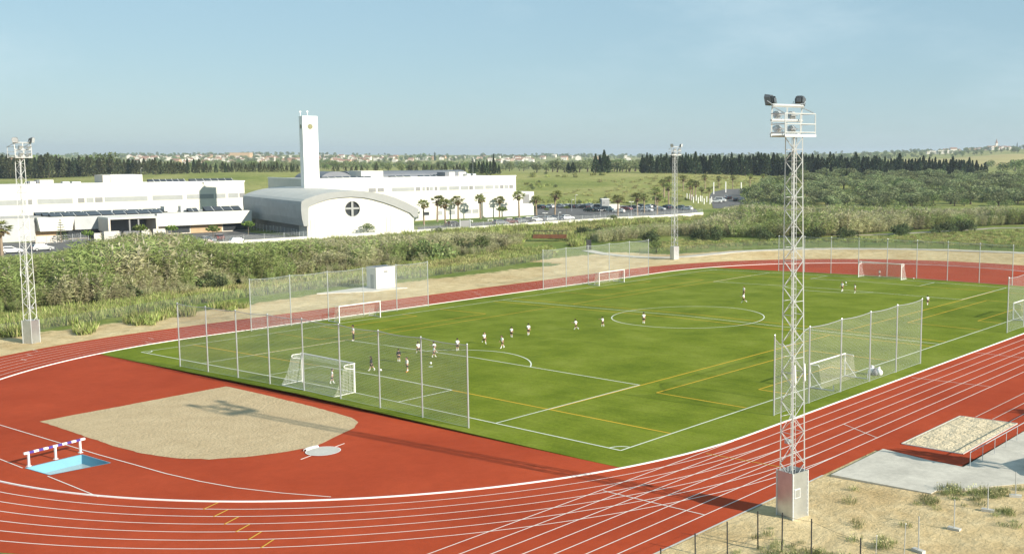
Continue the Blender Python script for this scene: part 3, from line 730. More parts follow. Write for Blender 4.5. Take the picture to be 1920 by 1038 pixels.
mb = MB(); oo, ii = arc(0, 0, 1.30, 2.55, 3.55, 10), arc(0, 0, 1.10, 2.55, 3.55, 10)
for k in range(10):
    a, b, c, d = oo[k], oo[k + 1], ii[k + 1], ii[k]
    mb.face([(*a, .11), (*b, .11), (*c, .11), (*d, .11)]); mb.face([(*a, 0), (*b, 0), (*b, .11), (*a, .11)]); mb.face([(*d, .11), (*c, .11), (*c, 0), (*d, 0)])
mb.build('stop_board', M['white'], root)
for s in (-1, 1): mb = MB(); mb.box(-.03, .03, s * 1.15, s * 2.1, 0, .012); mb.build('centre_line', M['linew'], root)
root.rotation_euler = (0, 0, .25)
# ---------- long-jump pit, handrail, planter, fences in the foreground
def jump_pit():
    c = [(45.9, 12.25), (45.93, 21.9), (50.05, 22.1), (50.1, 12.2)]; z = base_z(48) + .04
    root = empty('long_jump_pit', (48, 17, z), 0, 'rectangular pale sand landing pit beside the straight', 'sand pit')
    V = []; F = []; nx, ny = 40, 90
    for i in range(nx + 1):
        for j in range(ny + 1):
            x = 45.95 + 4.1 * i / nx; y = 12.3 + 9.7 * j / ny; e = min(i, j, nx - i, ny - j)
            h = .02 + (0 if e == 0 else .05 + .10 * math.sin(x * 5 + 2 * math.sin(y * 3)) * math.sin(y * 4.3 + x) * .35 + random.uniform(-.02, .02)) * min(1, e / 3)
            V.append((x - 48, y - 17, base_z(x) - base_z(48) + h))
    for i in range(nx):
        for j in range(ny): k = i * (ny + 1) + j; F.append((k, k + ny + 1, k + ny + 2, k + 1))
    me = bpy.data.meshes.new('sand'); me.from_pydata(V, [], F); me.materials.append(M['pitsand']); o = bpy.data.objects.new('sand', me); COL.objects.link(o); o.parent = root
    mb = MB(); c = [(x - 48, y - 17) for x, y in c]
    for i in range(4):
        a, b = Vector(c[i]), Vector(c[(i + 1) % 4]); d = (b - a).normalized(); n = Vector((d.y, -d.x)) * .04 ; zz = lambda p: .0132 * p.x
        mb.face([(*(a - n), zz(a) + .05), (*(b - n), zz(b) + .05), (*(b + n), zz(b) + .05), (*(a + n), zz(a) + .05)]); mb.face([(*(a + n), zz(a) - .05), (*(b + n), zz(b) - .05), (*(b + n), zz(b) + .05), (*(a + n), zz(a) + .05)]); mb.face([(*(a - n), zz(a) - .05), (*(b - n), zz(b) - .05), (*(b - n), zz(b) + .05), (*(a - n), zz(a) + .05)])
    mb.build('border', M['conpale'], root)
jump_pit()
def handrail():
    pts = [(51.75, 9.3 + 2.0 * k) for k in range(12)]; z = base_z(51.7) + .1
    root = empty('handrail', (51.75, 9.3, z), 0, 'thin grey handrail running along the edge of the concrete walkway', 'handrail')
    mb = MB(); mb.tube((0, -.05, .98), (0, 22.1, .98), .028, .028, 8); mb.build('top_bar', M['galv'], root)
    for p in pts: mb = MB(); mb.tube((0, p[1] - 9.3, 0), (0, p[1] - 9.3, .98), .022, .022, 8); mb.build('post', M['galv'], root)
handrail()
root = empty('planter', (55.6, 12, base_z(55)), 0, 'raised concrete planter wall topped with grass at the right edge', 'planter')
mb = MB(); poly = [(54.2, 11.6), (56.0, 10.0), (60, 16), (62.5, 26), (58.6, 26)]; pl = [(x - 55.6, y - 12) for x, y in poly]
for i in range(5):
    a, b = Vector(pl[i]), Vector(pl[(i + 1) % 5]); d = (b - a).normalized(); n = Vector((-d.y, d.x)) * .22
    q = [a, b, b + n, a + n]; mb.prism([(p.x, p.y) for p in q], -.1, .62 + .003 * i)
mb.build('wall', M['conpale'], root)
cen = Vector((sum(p[0] for p in pl) / 5, sum(p[1] for p in pl) / 5)); mb = MB(); mb.face([(*(cen + (Vector(p) - cen) * .93), .5) for p in pl]); mb.build('soil', mat('planter_soil', (.20, .22, .07), .95, .3, 3), root)
base_z2 = lambda p: H(p[0], p[1])
lab = ['nearest the bottom edge', 'second from the bottom edge', 'by the tuft of yellow weeds', 'at the walkway corner']
for i, (px, py, h) in enumerate(((1722, 1034, 1.75), (1789, 993, 1.6), (1852, 958, 1.55), (1904, 931, 1.45))):
    P = G(px, py); root = empty('temporary_fence_post', P, 2.9 + .2 * i, 'grey post in a loose concrete foot on the sand, ' + lab[i], 'post', 'loose posts in concrete feet')
    mb = MB(); mb.tube((0, 0, .1), (.02, .01, h), .03, .03, 8); mb.build('pole', M['galv'], root)
    mb = MB(); mb.box(-.33, .33, -.13, .13, -.02, .14); mb.build('foot', M['conpale'], root)
for i, (px, py, h) in enumerate(((1695, 1040, 1.55), (1641, 1062, 1.5))):
    P = G(px, py); mb = MB(); mb.tube((0, 0, -.1), (.04, 0, h), .022, .022, 6); mb.sphere((.04, 0, h), .03, n=6, m=4)
    o = mb.build('thin_stake', M['galv'], label=('thin grey stake left of the loose posts on the sand', 'thin grey stake above the weeds at the bottom edge')[i], cat='post'); o.location = P
def wire_fence(name, pts, h, m_post, r, label, lean=.03, wires=(.25, .9), mesh=None, step_m=None):
    root = empty(name, pts[0], 0, label, 'fence'); O = Vector(pts[0]); rg = random.Random(len(pts)); tops = []
    for k, p in enumerate(pts):
        p = Vector(p) - O; tp = p + Vector((rg.uniform(-lean, lean), rg.uniform(-lean, lean), h * rg.uniform(.96, 1.04))); tops.append(tp)
        mb = MB(); mb.tube(p - Vector((0, 0, .1)), tp, r, r, 6); mb.build('post', m_post, root)
    mb = MB()
    for w in wires:
        for i in range(len(pts) - 1):
            a = (Vector(pts[i]) - O).lerp(tops[i], w); b = (Vector(pts[i + 1]) - O).lerp(tops[i + 1], w); c = (a + b) / 2 - Vector((0, 0, .04)); mb.tube(a, c, .007, .007, 3, False); mb.tube(c, b, .007, .007, 3, False)
    mb.build('wires', m_post, root)
    if mesh:
        q = []; x = 0
        for i in range(len(pts) - 1):
            a, b = Vector(pts[i]) - O, Vector(pts[i + 1]) - O; l = (b - a).length
            q.append(([a, b, tops[i + 1] - Vector((0, 0, .05)), tops[i] - Vector((0, 0, .05))], [(x, 0), (x + l, 0), (x + l, h), (x, h)])); x += l
        net_object('wire_mesh', q, mesh, root)
    return root
wire_fence('wire_fence', [G(x, y) for x, y in ((1240, 1108), (1304, 1076), (1364, 1050), (1421, 1028), (1466, 1032), (1521, 1050), (1612, 1090))], 1.95, M['darkmetal'], .035, 'dark thin-posted wire fence on the sand at the bottom, in front of the mast base', .04, (.3, .93))
def resample(pts, d):
    out = [Vector(pts[0])]; acc = 0
    for a, b in zip(pts, pts[1:]):
        a, b = Vector(a), Vector(b); L_ = (b - a).length; t = d - acc
        while t <= L_: out.append(a + (b - a) * t / L_); t += d
        acc = (acc + L_) % d
    return out
def on_ground(pts): return [Vector((p[0], p[1], H(p[0], p[1]))) for p in pts]
fl = [(-56.0, -14), (-57.0, 1.5), (-60.2, 10.7), (-64.6, 26.6), (-65.6, 40.7), (-65.6, 66.4), (-67.6, 82), (-70, 96), (-76, 108)]
wire_fence('field_fence', on_ground(resample(fl, 3.6)), 1.35, M['darkmetal'], .035, 'dark post and wire fence along the weeds left of the sandy strip', .05, (.5, .97), M['wire'])
fl2 = [(p.x * (1 + 4.5 / math.hypot(p.x, p.y - 92.8)), p.y + 4.5 * (p.y - 92.8) / math.hypot(p.x, p.y - 92.8)) for p in [Vector(q) for q in ((-58, 116.5), (-49, 122), (-44.5, 130.5), (-37, 138.8), (-28.5, 145.3), (-17, 150.3), (-6, 152.8), (6, 153.3), (22, 150), (40, 141))]]
wire_fence('path_fence', on_ground(resample(fl2, 3.2)), 1.5, M['darkmetal'], .025, 'thin wire fence beyond the concrete path behind the far bend', .03, (.5, .97), M['wire'])
# ---------- white hut by the left straight
def hut():
    f, r_, l = G(706, 543), G(741.5, 539.3), G(680.5, 541)
    o = Vector((f.x, f.y, 0)); e = Vector((r_.x - f.x, r_.y - f.y, 0)); w = e.length; e.normalize(); n = Vector((-e.y, e.x, 0)); d = 2.7; z = H(f.x, f.y) + .12
    root = empty('white_hut', (f.x, f.y, z), math.atan2(e.y, e.x), 'small white flat-roofed service hut on a concrete slab beside the left straight', 'hut')
    mb = MB(); mb.box(0, w, 0, d, 0, 3.15); mb.build('wall', M['render'], root)
    mb = MB(); mb.box(-.05, w + .05, -.05, d + .05, 3.15, 3.25); mb.cur = 1; mb.box(.12, w - .12, .12, d - .12, 3.25, 3.262); mb.build('roof', [M['render'], M['vault']], root)
    mb = MB(); mb.box(w * .40, w * .60, -.03, 0, 2.35, 2.68); mb.build('vent', M['shade'], root)
    for k in range(4): mb = MB()
    mb = MB(); mb.box(-.02, 0, .7, 1.6, 0, 2.1); mb.build('door', M['shutter'], root)
    P4 = [G(594, 551.5), G(700, 546.8), G(764, 539.8), G(690, 538.5)]
    mb = MB(); mb.prism([(p.x, p.y) for p in P4][::-1], z - .3, z - .001); s = mb.build('hut_slab', M['conpale'], kind='structure')
hut()
mb = MB(); a, b = G(1000, 452), G(1062, 452)
root = empty('footbridge', a + Vector((0, 0, .5)), math.atan2(b.y - a.y, b.x - a.x), 'rust brown footbridge half buried in the reeds over the stream', 'bridge')
Lb = (b - a).length; mb = MB(); mb.box(0, Lb, -1.1, 1.1, .55, .75); mb.build('deck', M['rust'], root)
for y in (-1.1, 1.1):
    mb = MB(); mb.box(0, Lb, y - .06, y + .06, .25, 1.05); mb.build('side_beam', M['rust'], root)
    mb = MB(); mb.tube((0, y, 2.0), (Lb, y, 2.0), .05, .05, 6)
    for k in range(9): mb.tube((Lb * k / 8, y, 1.0), (Lb * k / 8, y, 2.0), .035, .035, 6)
    mb.build('railing', M['darkmetal'], root)
a = G(1104, 468); root = empty('path_gate', a, .9, 'dark grey metal gate where the concrete path meets the reeds', 'gate')
mb = MB(); mb.box(-.42, .42, -.05, .05, .1, 2.2); mb.build('panel', M['darkmetal'], root)
for x in (-.5, .5): mb = MB(); mb.tube((x, 0, 0), (x, 0, 2.6), .07, .07, 8); mb.build('post', M['darkmetal'], root)
# ================================================================== THE PLAYERS
def rotx(v, a): return Vector((v[0], v[1] * math.cos(a) - v[2] * math.sin(a), v[1] * math.sin(a) + v[2] * math.cos(a)))
def skin_mesh(verts, edges, radii, rootv=0, lev=1):
    me = bpy.data.meshes.new('tmp'); me.from_pydata(verts, edges, []); o = bpy.data.objects.new('tmp', me); COL.objects.link(o)
    md = o.modifiers.new('s', 'SKIN'); md.use_smooth_shade = True
    for i, r in enumerate(radii): sv = me.skin_vertices[0].data[i]; sv.radius = (r, r); sv.use_root = (i == rootv)
    sd = o.modifiers.new('d', 'SUBSURF'); sd.levels = lev; sd.render_levels = lev
    dg = bpy.context.evaluated_depsgraph_get(); r = bpy.data.meshes.new_from_object(o.evaluated_get(dg)); bpy.data.objects.remove(o); bpy.data.meshes.remove(me)
    return r
def person(px, py, hgt, face, pose, label, top='shirt', shorts='black', shoe='white', hairlen=0, socks='shirt', long_legs=False):
    """pose: (left thigh swing, left knee, right thigh swing, right knee, left arm (forward, side, elbow), right arm (...), lean)"""
    lt, lk, rt, rk, la, ra, lean = pose
    P = G(px, py); z = pitch_z(P.x)
    root = empty('person', (P.x, P.y, z), face, label, 'person', 'players on the pitch')
    V = []; E = []; Rd = []
    def add(p, r, par=None):
        V.append(Vector(p)); Rd.append(r); 
        if par is not None: E.append((par, len(V) - 1))
        return len(V) - 1
    up = lambda p: Vector((p[0], p[1] * 1 + (p[2] - .50) * math.sin(lean), .50 + (p[2] - .50) * math.cos(lean)))
    pel = add((0, 0, .50), .075); sp = add(up((0, .005, .60)), .070, pel); ch = add(up((0, 0, .72)), .082, sp); nk = add(up((0, 0, .80)), .040, ch); hd0 = add(up((0, .01, .845)), .038, nk)
    J = {}
    for s, (th, kn) in ((-1, (lt, lk)), (1, (rt, rk))):
        hp = add((s * .052, 0, .48), .060, pel)
        k = Vector((s * .060, 0, .48)) + rotx((0, 0, -.225), th); kv = add(k, .040, hp)
        an = k + rotx((0, 0, -.215), th - kn); av = add(an, .026, kv)
        t = an + rotx((0, .085, -.03), (th - kn) * .6); tv = add(t, .022, av)
        J[('leg', s)] = (Vector((s * .052, 0, .48)), k, an, t, (hp, kv, av, tv))
    for s, (fw, sd, el) in ((-1, la), (1, ra)):
        sh = up((s * .105, 0, .775)); sv = add(sh, .040, ch)
        d = Vector((s * math.sin(sd), math.sin(fw) * math.cos(sd), -math.cos(fw) * math.cos(sd))); e = sh + d * .155; ev = add(e, .028, sv)
        d2 = Vector((s * math.sin(sd) * (1 - .5 * math.sin(el)), math.sin(fw + el) * math.cos(sd), -math.cos(fw + el) * math.cos(sd))).normalized(); w = e + d2 * .135; wv = add(w, .019, ev)
        pm = w + d2 * .04; pv = add(pm, .021, wv); J[('arm', s)] = (sh, e, w, pm, d2)
    zmin = min(J[('leg', s)][i].z for s in (-1, 1) for i in (2, 3)) - .024
    me = skin_mesh([tuple(v * hgt) for v in V], E, [r * hgt for r in Rd])
    # head with nose, ears, eyes and mouth; fingers rooted in the palm
    mb = MB(); hc = up((0, .02, .925)); hs = hgt
    mb.sphere(hc * hs, .062 * hs, .072 * hs, .083 * hs, 14, 10)
    for i, v in enumerate(mb.v):
        v = Vector(v); q = (v - hc * hs) / hs
        if q.y > .055 and abs(q.x) < .02 and -.03 < q.z < .012: v.y += .014 * hs
        if q.z < -.04: v.x -= q.x * .25 * hs
        mb.v[i] = tuple(v)
    for s in (-1, 1):
        mb.sphere((hc + Vector((s * .063, -.005, -.005))) * hs, .008 * hs, .014 * hs, .02 * hs, 6, 5)
        mb.cur = 1; mb.sphere((hc + Vector((s * .024, .062, .004))) * hs, .009 * hs, .007 * hs, .006 * hs, 6, 4); mb.cur = 0
        sh, e, w, pm, d2 = J[('arm', s)]
        side = d2.cross(Vector((0, 1, 0))); side = side.normalized() if side.length > .1 else Vector((1, 0, 0))
        nrm = d2.cross(side).normalized()
        for k, ln in enumerate((.040, .046, .043, .034)):
            b = pm + side * (.0065 * (2 * k - 3)); m_ = b + d2 * (ln * .55 + .012) + nrm * .004; t_ = m_ + d2 * ln * .4 + nrm * .014
            mb.tube(b * hs, m_ * hs, .0058 * hs, .0053 * hs, 5); mb.tube(m_ * hs, t_ * hs, .0053 * hs, .0042 * hs, 5)
        tb = w + d2 * .022 + side * (.017 * -1); mb.tube(tb * hs, (tb + d2 * .022 - side * .014) * hs, .0066 * hs, .0058 * hs, 5); mb.tube((tb + d2 * .022 - side * .014) * hs, (tb + d2 * .042 - side * .012) * hs, .0058 * hs, .0045 * hs, 5)
    mb.cur = 2; mb.sphere((hc + Vector((0, .064, -.045))) * hs, .016 * hs, .006 * hs, .005 * hs, 6, 4)
    hm = mb.mesh('h', [M['skin'], M['eye'], M['smallmouth']], True)
    bm = bmesh.new(); bm.from_mesh(me); bm.from_mesh(hm); out = bpy.data.meshes.new('body'); bm.to_mesh(out); bm.free()
    for m in (M['skin'], M['eye'], M['smallmouth']): out.materials.append(m)
    out.polygons.foreach_set('use_smooth', [True] * len(out.polygons))
    body = bpy.data.objects.new('body', out); COL.objects.link(body); body.parent = root
    def cloth(name, vs, es, rs, m, lev=1):
        me = skin_mesh([tuple(Vector(v) * hgt) for v in vs], es, [r * hgt for r in rs], 0, lev); me.materials.append(M[m]); o = bpy.data.objects.new(name, me); COL.objects.link(o); o.parent = root
        me.polygons.foreach_set('use_smooth', [True] * len(me.polygons)); return o
    # shirt with sleeves
    vs = [V[pel] + Vector((0, 0, .015)), V[sp], V[ch], up((0, 0, .785))]; es = [(0, 1), (1, 2), (2, 3)]; rs = [.090, .086, .098, .060]
    for s in (-1, 1):
        sh, e, w, pm, d2 = J[('arm', s)]; k = len(vs); vs += [sh, sh.lerp(e, .85 if top == 'shirt' else 1.0)]; es += [(2, k), (k, k + 1)]; rs += [.052, .044]
        if top != 'shirt': vs.append(e.lerp(w, .92)); es.append((k + 1, k + 2)); rs.append(.034)
    cloth('shirt' if top == 'shirt' else 'jacket', vs, es, rs, top)
    vs = [V[pel] + Vector((0, 0, .02)), V[pel]]; es = [(0, 1)]; rs = [.086, .086]
    for s in (-1, 1):
        hp, k_, an, t, _ = J[('leg', s)]; i = len(vs); vs += [hp, hp.lerp(k_, .82)]; es += [(1, i), (i, i + 1)]; rs += [.070, .058]
        if long_legs: vs += [k_, k_.lerp(an, .93)]; es += [(i + 1, i + 2), (i + 2, i + 3)]; rs += [.050, .040]
    cloth('trousers' if long_legs else 'shorts', vs, es, rs, shorts)
    for s in (-1, 1):
        hp, k_, an, t, _ = J[('leg', s)]
        if not long_legs: cloth('sock', [k_.lerp(an, .25), k_.lerp(an, .6), an], [(0, 1), (1, 2)], [.038, .036, .030], socks)
        back = an - (t - an) * .25; cloth('shoe', [back + Vector((0, 0, -.004)), an.lerp(t, .5), t + (t - an) * .25], [(0, 1), (1, 2)], [.034, .034, .028], shoe)
    mb = MB(); mb.sphere((hc + Vector((0, -.012, .018))) * hs, .070 * hs, .074 * hs, .078 * hs, 12, 8)
    mb.v = [(x, y, z if not (y > (hc.y + .035) * hs) else max(z, (hc.z + .045) * hs)) for x, y, z in mb.v]
    if hairlen: mb.sphere((hc + Vector((0, -.055, -.07))) * hs, .055 * hs, .035 * hs, .11 * hs, 10, 8)
    mb.build('hair', M['hair'], root, True)
    for o in root.children: o.location.z = -zmin * hgt
    return root
M['smallmouth'] = mat('lips', (.35, .12, .10), .6, .05, 8)
A0 = (.1, .12, .3)
ST = (.08, .05, -.06, .05, A0, A0, .03)
RUN = (.75, .55, -.55, .75, (-.7, .15, 1.2), (.8, .15, 1.2), .16)
RUN2 = (-.5, .8, .6, .35, (.7, .2, 1.1), (-.6, .2, 1.2), .14)
WALK = (.35, .1, -.35, .3, (-.3, .12, .3), (.35, .12, .4), .05)
WALK2 = (-.3, .3, .32, .08, (.3, .15, .4), (-.3, .15, .3), .05)
ARMS = (.25, .1, -.25, .15, (.2, 1.1, .3), (.1, .9, .4), .04)
ARM1 = (.2, .15, -.2, .2, (1.4, .3, .1), (.1, .3, .4), .05)
HIPS = (.05, .03, -.05, .03, (-.25, .55, 1.5), (-.25, .55, 1.5), .02)
cam_dir = lambda px: math.atan2(CAM[1] - 30, CAM[0]) - PI / 2
person(663, 641, 1.66, 2.6, HIPS, 'adult in white shirt and dark trousers standing at the far left penalty area corner', shorts='black', long_legs=True)
person(623, 726, 1.27, -.5, ARMS, 'child in a white shirt standing inside the near goal as goalkeeper, arms out')
person(697, 701, 1.34, 2.3, WALK, 'girl with long dark hair and black jacket walking past a ball', top='black', hairlen=1)
person(748, 684, 1.24, 1.1, ST, 'child in a dark jacket standing upright just in front of the near goal area', top='black')
person(764, 704, 1.33, 2.9, (.1, .05, -.15, .05, (1.9, .5, .8), A0, .03), 'child in a white shirt with orange shoes raising one arm near the goal', shoe='orange')
person(785, 668, 1.28, 1.4, RUN, 'child in white running with one arm behind, leftmost of the three in the goalmouth group')
person(814, 675, 1.12, -.4, WALK, 'small child in white walking, front one of the two overlapping players')
person(815, 668, 1.26, 1.7, RUN2, 'child in white with a bare head bending forward, behind the smaller front player')
person(858, 663, 1.28, .9, WALK2, 'child in white striding on the penalty area line just right of the near net end')
person(908, 649, 1.28, -2.0, RUN, 'child in white sprinting with a kicked-back leg, left of the penalty arc')
person(942, 658, 1.30, 2.9, WALK, 'child with a plain white back walking on the penalty arc')
person(959, 637, 1.14, .5, ST, 'child in grey and white standing behind the penalty arc, left of a taller one', top='shirt')
person(991, 633, 1.30, .9, WALK2, 'taller child in white walking behind the penalty arc, right of a smaller one')
person(1080, 623, 1.28, 1.7, RUN2, 'child in white running midway between the penalty arc and the centre circle')
person(1130, 617, 1.12, 1.5, ARM1, 'small child in white pointing to the left just outside the centre circle')
person(1207, 612, 1.30, .8, ST, 'child in white and black standing on the line of the centre circle')
person(1395, 558, 1.30, 2.8, ST, 'player in white standing directly behind the player beyond the centre circle')
person(1394.5, 572, 1.34, 2.0, RUN2, 'player in white and black running just beyond the centre circle, in front of another')
person(1579, 550, 1.42, 3.0, WALK, 'heavier player in a loose white shirt on the far penalty area line')
person(1603, 553, 1.27, 2.4, ST, 'slim child in black shorts right of the heavier player on the far penalty line')
person(1649, 522, 1.12, 2.9, WALK, 'distant goalkeeper in white standing in the far goal')
person(1739, 574, 1.28, .7, WALK2, 'child in black and white near the right end of the far penalty area')
# ================================================================== THE SCHOOL AND CHURCH
GZ = -1.37
def Zat(py, s): return CAM[2] - (py - HY) * s / FPX * 1.0
class Fr:
    """a building's own frame: w along the front, d behind it, z up from the ground"""
    def __init__(s, P0, P1):
        s.P = Vector((P0[0], P0[1], 0)); e = Vector((P1[0] - P0[0], P1[1] - P0[1], 0)); s.len = e.length; s.e = e.normalized(); s.n = Vector((s.e.y, -s.e.x, 0))
        s.ang = math.atan2(s.e.y, s.e.x)
    def wz(s, px, py, d=0):
        P = s.P - s.n * d; X = onplane(px, py, P, s.n); return (X - P).dot(s.e), X.z - GZ
    def w_at(s, px, d=0): return s.wz(px, 350, d)[0]
    def root(s, name, label, cat): return empty(name, (s.P.x, s.P.y, GZ), s.ang, label, cat)
def wbox(root, name, m, w0, w1, d0, d1, z0, z1, **kw):
    mb = MB(); mb.box(w0, w1, d0, d1, z0, z1); return mb.build(name, m, root, **kw)
def window(root, fr, x0, x1, y0, y1, m, d=0, frame=True, proud=.05, name='window'):
    a, z1 = fr.wz(x0, y0, d); b, z0 = fr.wz(x1, y1, d)
    z1b = fr.wz(x1, y0, d)[1]; z0b = fr.wz(x0, y1, d)[1]; z1 = (z1 + z1b) / 2; z0 = (z0 + z0b) / 2
    mb = MB(); f = .12
    mb.box(a, b, d - proud, d, z0, z0 + f); mb.box(a, b, d - proud, d, z1 - f, z1); mb.box(a, a + f, d - proud, d, z0 + f, z1 - f); mb.box(b - f, b, d - proud, d, z0 + f, z1 - f)
    w = mb.build(name, M['shutter'], root); wbox(w, 'pane', m, a + f, b - f, d - proud * .4, d, z0 + f, z1 - f); return w
# --- left classroom block
s0 = 290.0
B1 = Fr(W(0, s0), W(465, 336)); r = B1.root('classroom_block', 'long white two-storey school block with a strip of shuttered windows at the left', 'building')
h1 = Zat(348, s0) - GZ; mb = MB(); mb.box(-40, B1.len, 0, 20, 0, h1); mb.build('wall', M['render'], r)
mb = MB(); mb.box(-40, B1.len + .2, -.12, .35, h1, h1 + .35); mb.box(B1.len - .25, B1.len + .2, .35, 20, h1, h1 + .35); mb.build('parapet', M['white'], r)
mb = MB(); mb.box(-39, B1.len - .3, .4, 19.8, h1, h1 + .04); mb.build('roof', M['roofpale'], r)
def strip_px(fr, root, x0, x1, yl, yr, h, m, d=0, name='shutter_strip', proud=.06, n=1):
    """a horizontal strip between two photo columns; yl, yr = photo height of its top at either end, h in metres"""
    for k in range(n):
        xa, xb = x0 + (x1 - x0) * k / n, x0 + (x1 - x0) * (k + 1) / n; a, z1 = fr.wz(xa, yl + (yr - yl) * k / n, d); b, z2 = fr.wz(xb, yl + (yr - yl) * (k + 1) / n, d); z = (z1 + z2) / 2
        wbox(root, name, m, a, b - .25, d - proud, d, z - h, z)
B1top = lambda x: 376 - (376 - 361.5) * x / 462
for xa, xb in ((-60, 50), (70, 138), (162, 177), (196, 278), (286, 344), (350, 402), (404, 424), (428, 448)): strip_px(B1, r, xa, xb, B1top(xa), B1top(xb), 1.35, M['shutter'])
for xa, xb in ((52, 62), (146, 160), (178, 194), (449, 460)): strip_px(B1, r, xa, xb, B1top(xa), B1top(xb), 1.35, M['shade'], name='window')
def roofbox(fr, root, x0, x1, ytop, d, dep, zb, m, name):
    a = fr.w_at(x0, d); b = fr.w_at(x1, d); zt = fr.wz((x0 + x1) / 2, ytop, d)[1]; return wbox(root, name, m, a, b, d, d + dep, zb, zt)
pen = roofbox(B1, r, 208, 268, 327.5, 3, 9, h1, M['render'], 'penthouse')
roofbox(B1, r, 193.5, 207.5, 328.5, 3.2, 8, h1, M['render2'], 'penthouse_wing')
for x0, x1, yt in ((57, 68, 340), (75, 101, 337.5)): roofbox(B1, r, x0, x1, yt, 2, 4, h1 + .04, M['render'], 'roof_hut')
for x0, x1, yt in ((53, 56, 341), (69.5, 73.5, 338)): roofbox(B1, r, x0, x1, yt, 2.2, 3, h1 + .04, M['vault'], 'roof_hut_door')
for x0, x1, yt in ((118, 131, 340.5), (136, 152, 340.5), (103, 106, 344)): roofbox(B1, r, x0, x1, yt, 2.5, 2, h1 + .04, M['galv'], 'air_unit')
def solar_row(fr, root, x0, x1, y, d, n, zroof, tilt=.42, ln=2.0, alongw=False):
    a, b = fr.w_at(x0, d), fr.w_at(x1, d)
    for k in range(n):
        w0 = a + (b - a) * k / n; w1 = a + (b - a) * (k + .88) / n; mb = MB()
        P = lambda w, dd, z: (w, d + dd, zroof + z)
        mb.face([P(w0, 0, .2), P(w1, 0, .2), P(w1, ln * math.cos(tilt), .2 + ln * math.sin(tilt)), P(w0, ln * math.cos(tilt), .2 + ln * math.sin(tilt))])
        mb.face([P(w1, 0, .2), P(w1, 0, .0), P(w1, ln * math.cos(tilt), .0), P(w1, ln * math.cos(tilt), .2 + ln * math.sin(tilt))]); mb.face([P(w0, ln * math.cos(tilt), .2 + ln * math.sin(tilt)), P(w1, ln * math.cos(tilt), .2 + ln * math.sin(tilt)), P(w1, ln * math.cos(tilt), 0), P(w0, ln * math.cos(tilt), 0)])
        mb.cur = 1; mb.tube(P(w1 + .03, 0, .2), P(w1 + .03, ln * math.cos(tilt), .22 + ln * math.sin(tilt)), .08, .08, 4); mb.build('solar_panel', [M['solar'], M['white']], root)
solar_row(B1, r, 280, 350, 341, 3, 6, h1 + .05); solar_row(B1, r, 358, 440, 340, 3, 6, h1 + .05)
# --- entrance wing with slanted fascia, portal and solar roof
B2 = Fr((-199, 60), (-199 + .154 * 50, 60 + .988 * 50)); r = B2.root('entrance_wing', 'low white school wing with a concrete entrance portal and solar panels on top', 'building')
zt = B2.wz(100, 407.5)[1]; zb = B2.wz(100, 433)[1]; wa, wb = B2.w_at(66), B2.w_at(137); wc, wd = B2.w_at(292), B2.w_at(470)
mb = MB(); mb.box(-40, wd, 2.2, 16, 0, zt - .3); mb.build('wall', M['render2'], r)
mb = MB(); mb.box(wa, B2.w_at(100, 2.1), 2.12, 2.2, 1.0, zb); mb.build('timber_panel', M['beige'], r)
mb = MB(); mb.box(B2.w_at(103, 2.1), wb + 6, 2.12, 2.2, .2, zb); mb.build('glazing', M['glass'], r)
def fascia(w0, w1, lean0=0, lean1=0):
    mb = MB(); q = [(w0, zt), (w1, zt), (w1 - lean1, zb), (w0 + lean0, zb)]
    f = [(w, -.0, z) for w, z in q]; g = [(w, 2.15, z) for w, z in q]
    mb.face(list(reversed(f))); mb.face(g)
    for i in range(4): j = (i + 1) % 4; mb.face([f[i], f[j], g[j], g[i]])
    return mb.build('fascia', M['render'], r)
fascia(wa, wb, .5, .8); fascia(wc, wd)
mb = MB(); mb.box(-40, wa - .3, 1.6, 2.15, 0, zt - .2); mb.build('side_wall', M['greyclad'], r)
mb = MB(); mb.box(wb + .2, wc - .2, 1.2, 2.15, zb, zt - .1); mb.build('recess_wall', M['greyclad'], r)
mb = MB(); mb.box(-40, wd, 2.3, 16.2, zt - .3, zt - .1); mb.build('roof', M['roofpale'], r)
mb = MB(); w0, w1 = B2.w_at(307, 2.1), wd
mb.box(w0, B2.w_at(352, 2.1), 2.1, 2.2, .3, zb); mb.box(B2.w_at(415, 2.1), w1, 2.1, 2.2, .3, zb); mb.build('glazing', M['glass'], r)
mb = MB(); mb.box(B2.w_at(354, 2.1), B2.w_at(413, 2.1), 2.1, 2.2, 0, zb - .2); mb.build('timber_panel', M['beige'], r)
# portal: side wall seen from the left, frame round a deep opening
pl, pr_ = B2.w_at(199, -7), B2.w_at(293, -7); pt = B2.wz(200, 412, -7)[1]; pb = B2.wz(200, 434, -7)[1]
mb = MB(); mb.box(pl, pl + .5, -7, 1.2, pb - .2, pt); mb.build('portal_side', M['render2'], r)
mb = MB(); mb.box(pr_ - .5, pr_, -7, 1.2, 0, pt); mb.build('portal_side', M['render2'], r)
mb = MB(); mb.box(pl, pr_, -7.0, 1.2, pt + .002, pt + .45); mb.build('portal_roof', M['render'], r)
mb = MB(); mb.box(pl + .5, pr_ - .5, .6, 1.2, 0, pt); mb.build('portal_back', M['vault'], r)
for k in (.42, .6): mb = MB(); w = pl + (pr_ - pl) * k; mb.box(w, w + .35, -6.5, -6.1, 0, pt); mb.build('portal_column', M['shade'], r)
for x0, x1, yt, d in ((171, 189, 437, -9), (190, 219, 433.5, -10), (261, 276, 430, -10), (283, 306, 429, -10)): a, b = B2.w_at(x0, d), B2.w_at(x1, d); wbox(r, 'low_wall', M['conpale'], a, b, d, d + .4, 0, max(1.2, B2.wz((x0 + x1) / 2, yt, d)[1]))
mb = MB(); mb.box(B2.w_at(60, -7), B2.w_at(112, -7), -7, -6.6, 0, 1.7); mb.build('low_wall', M['render2'], r)
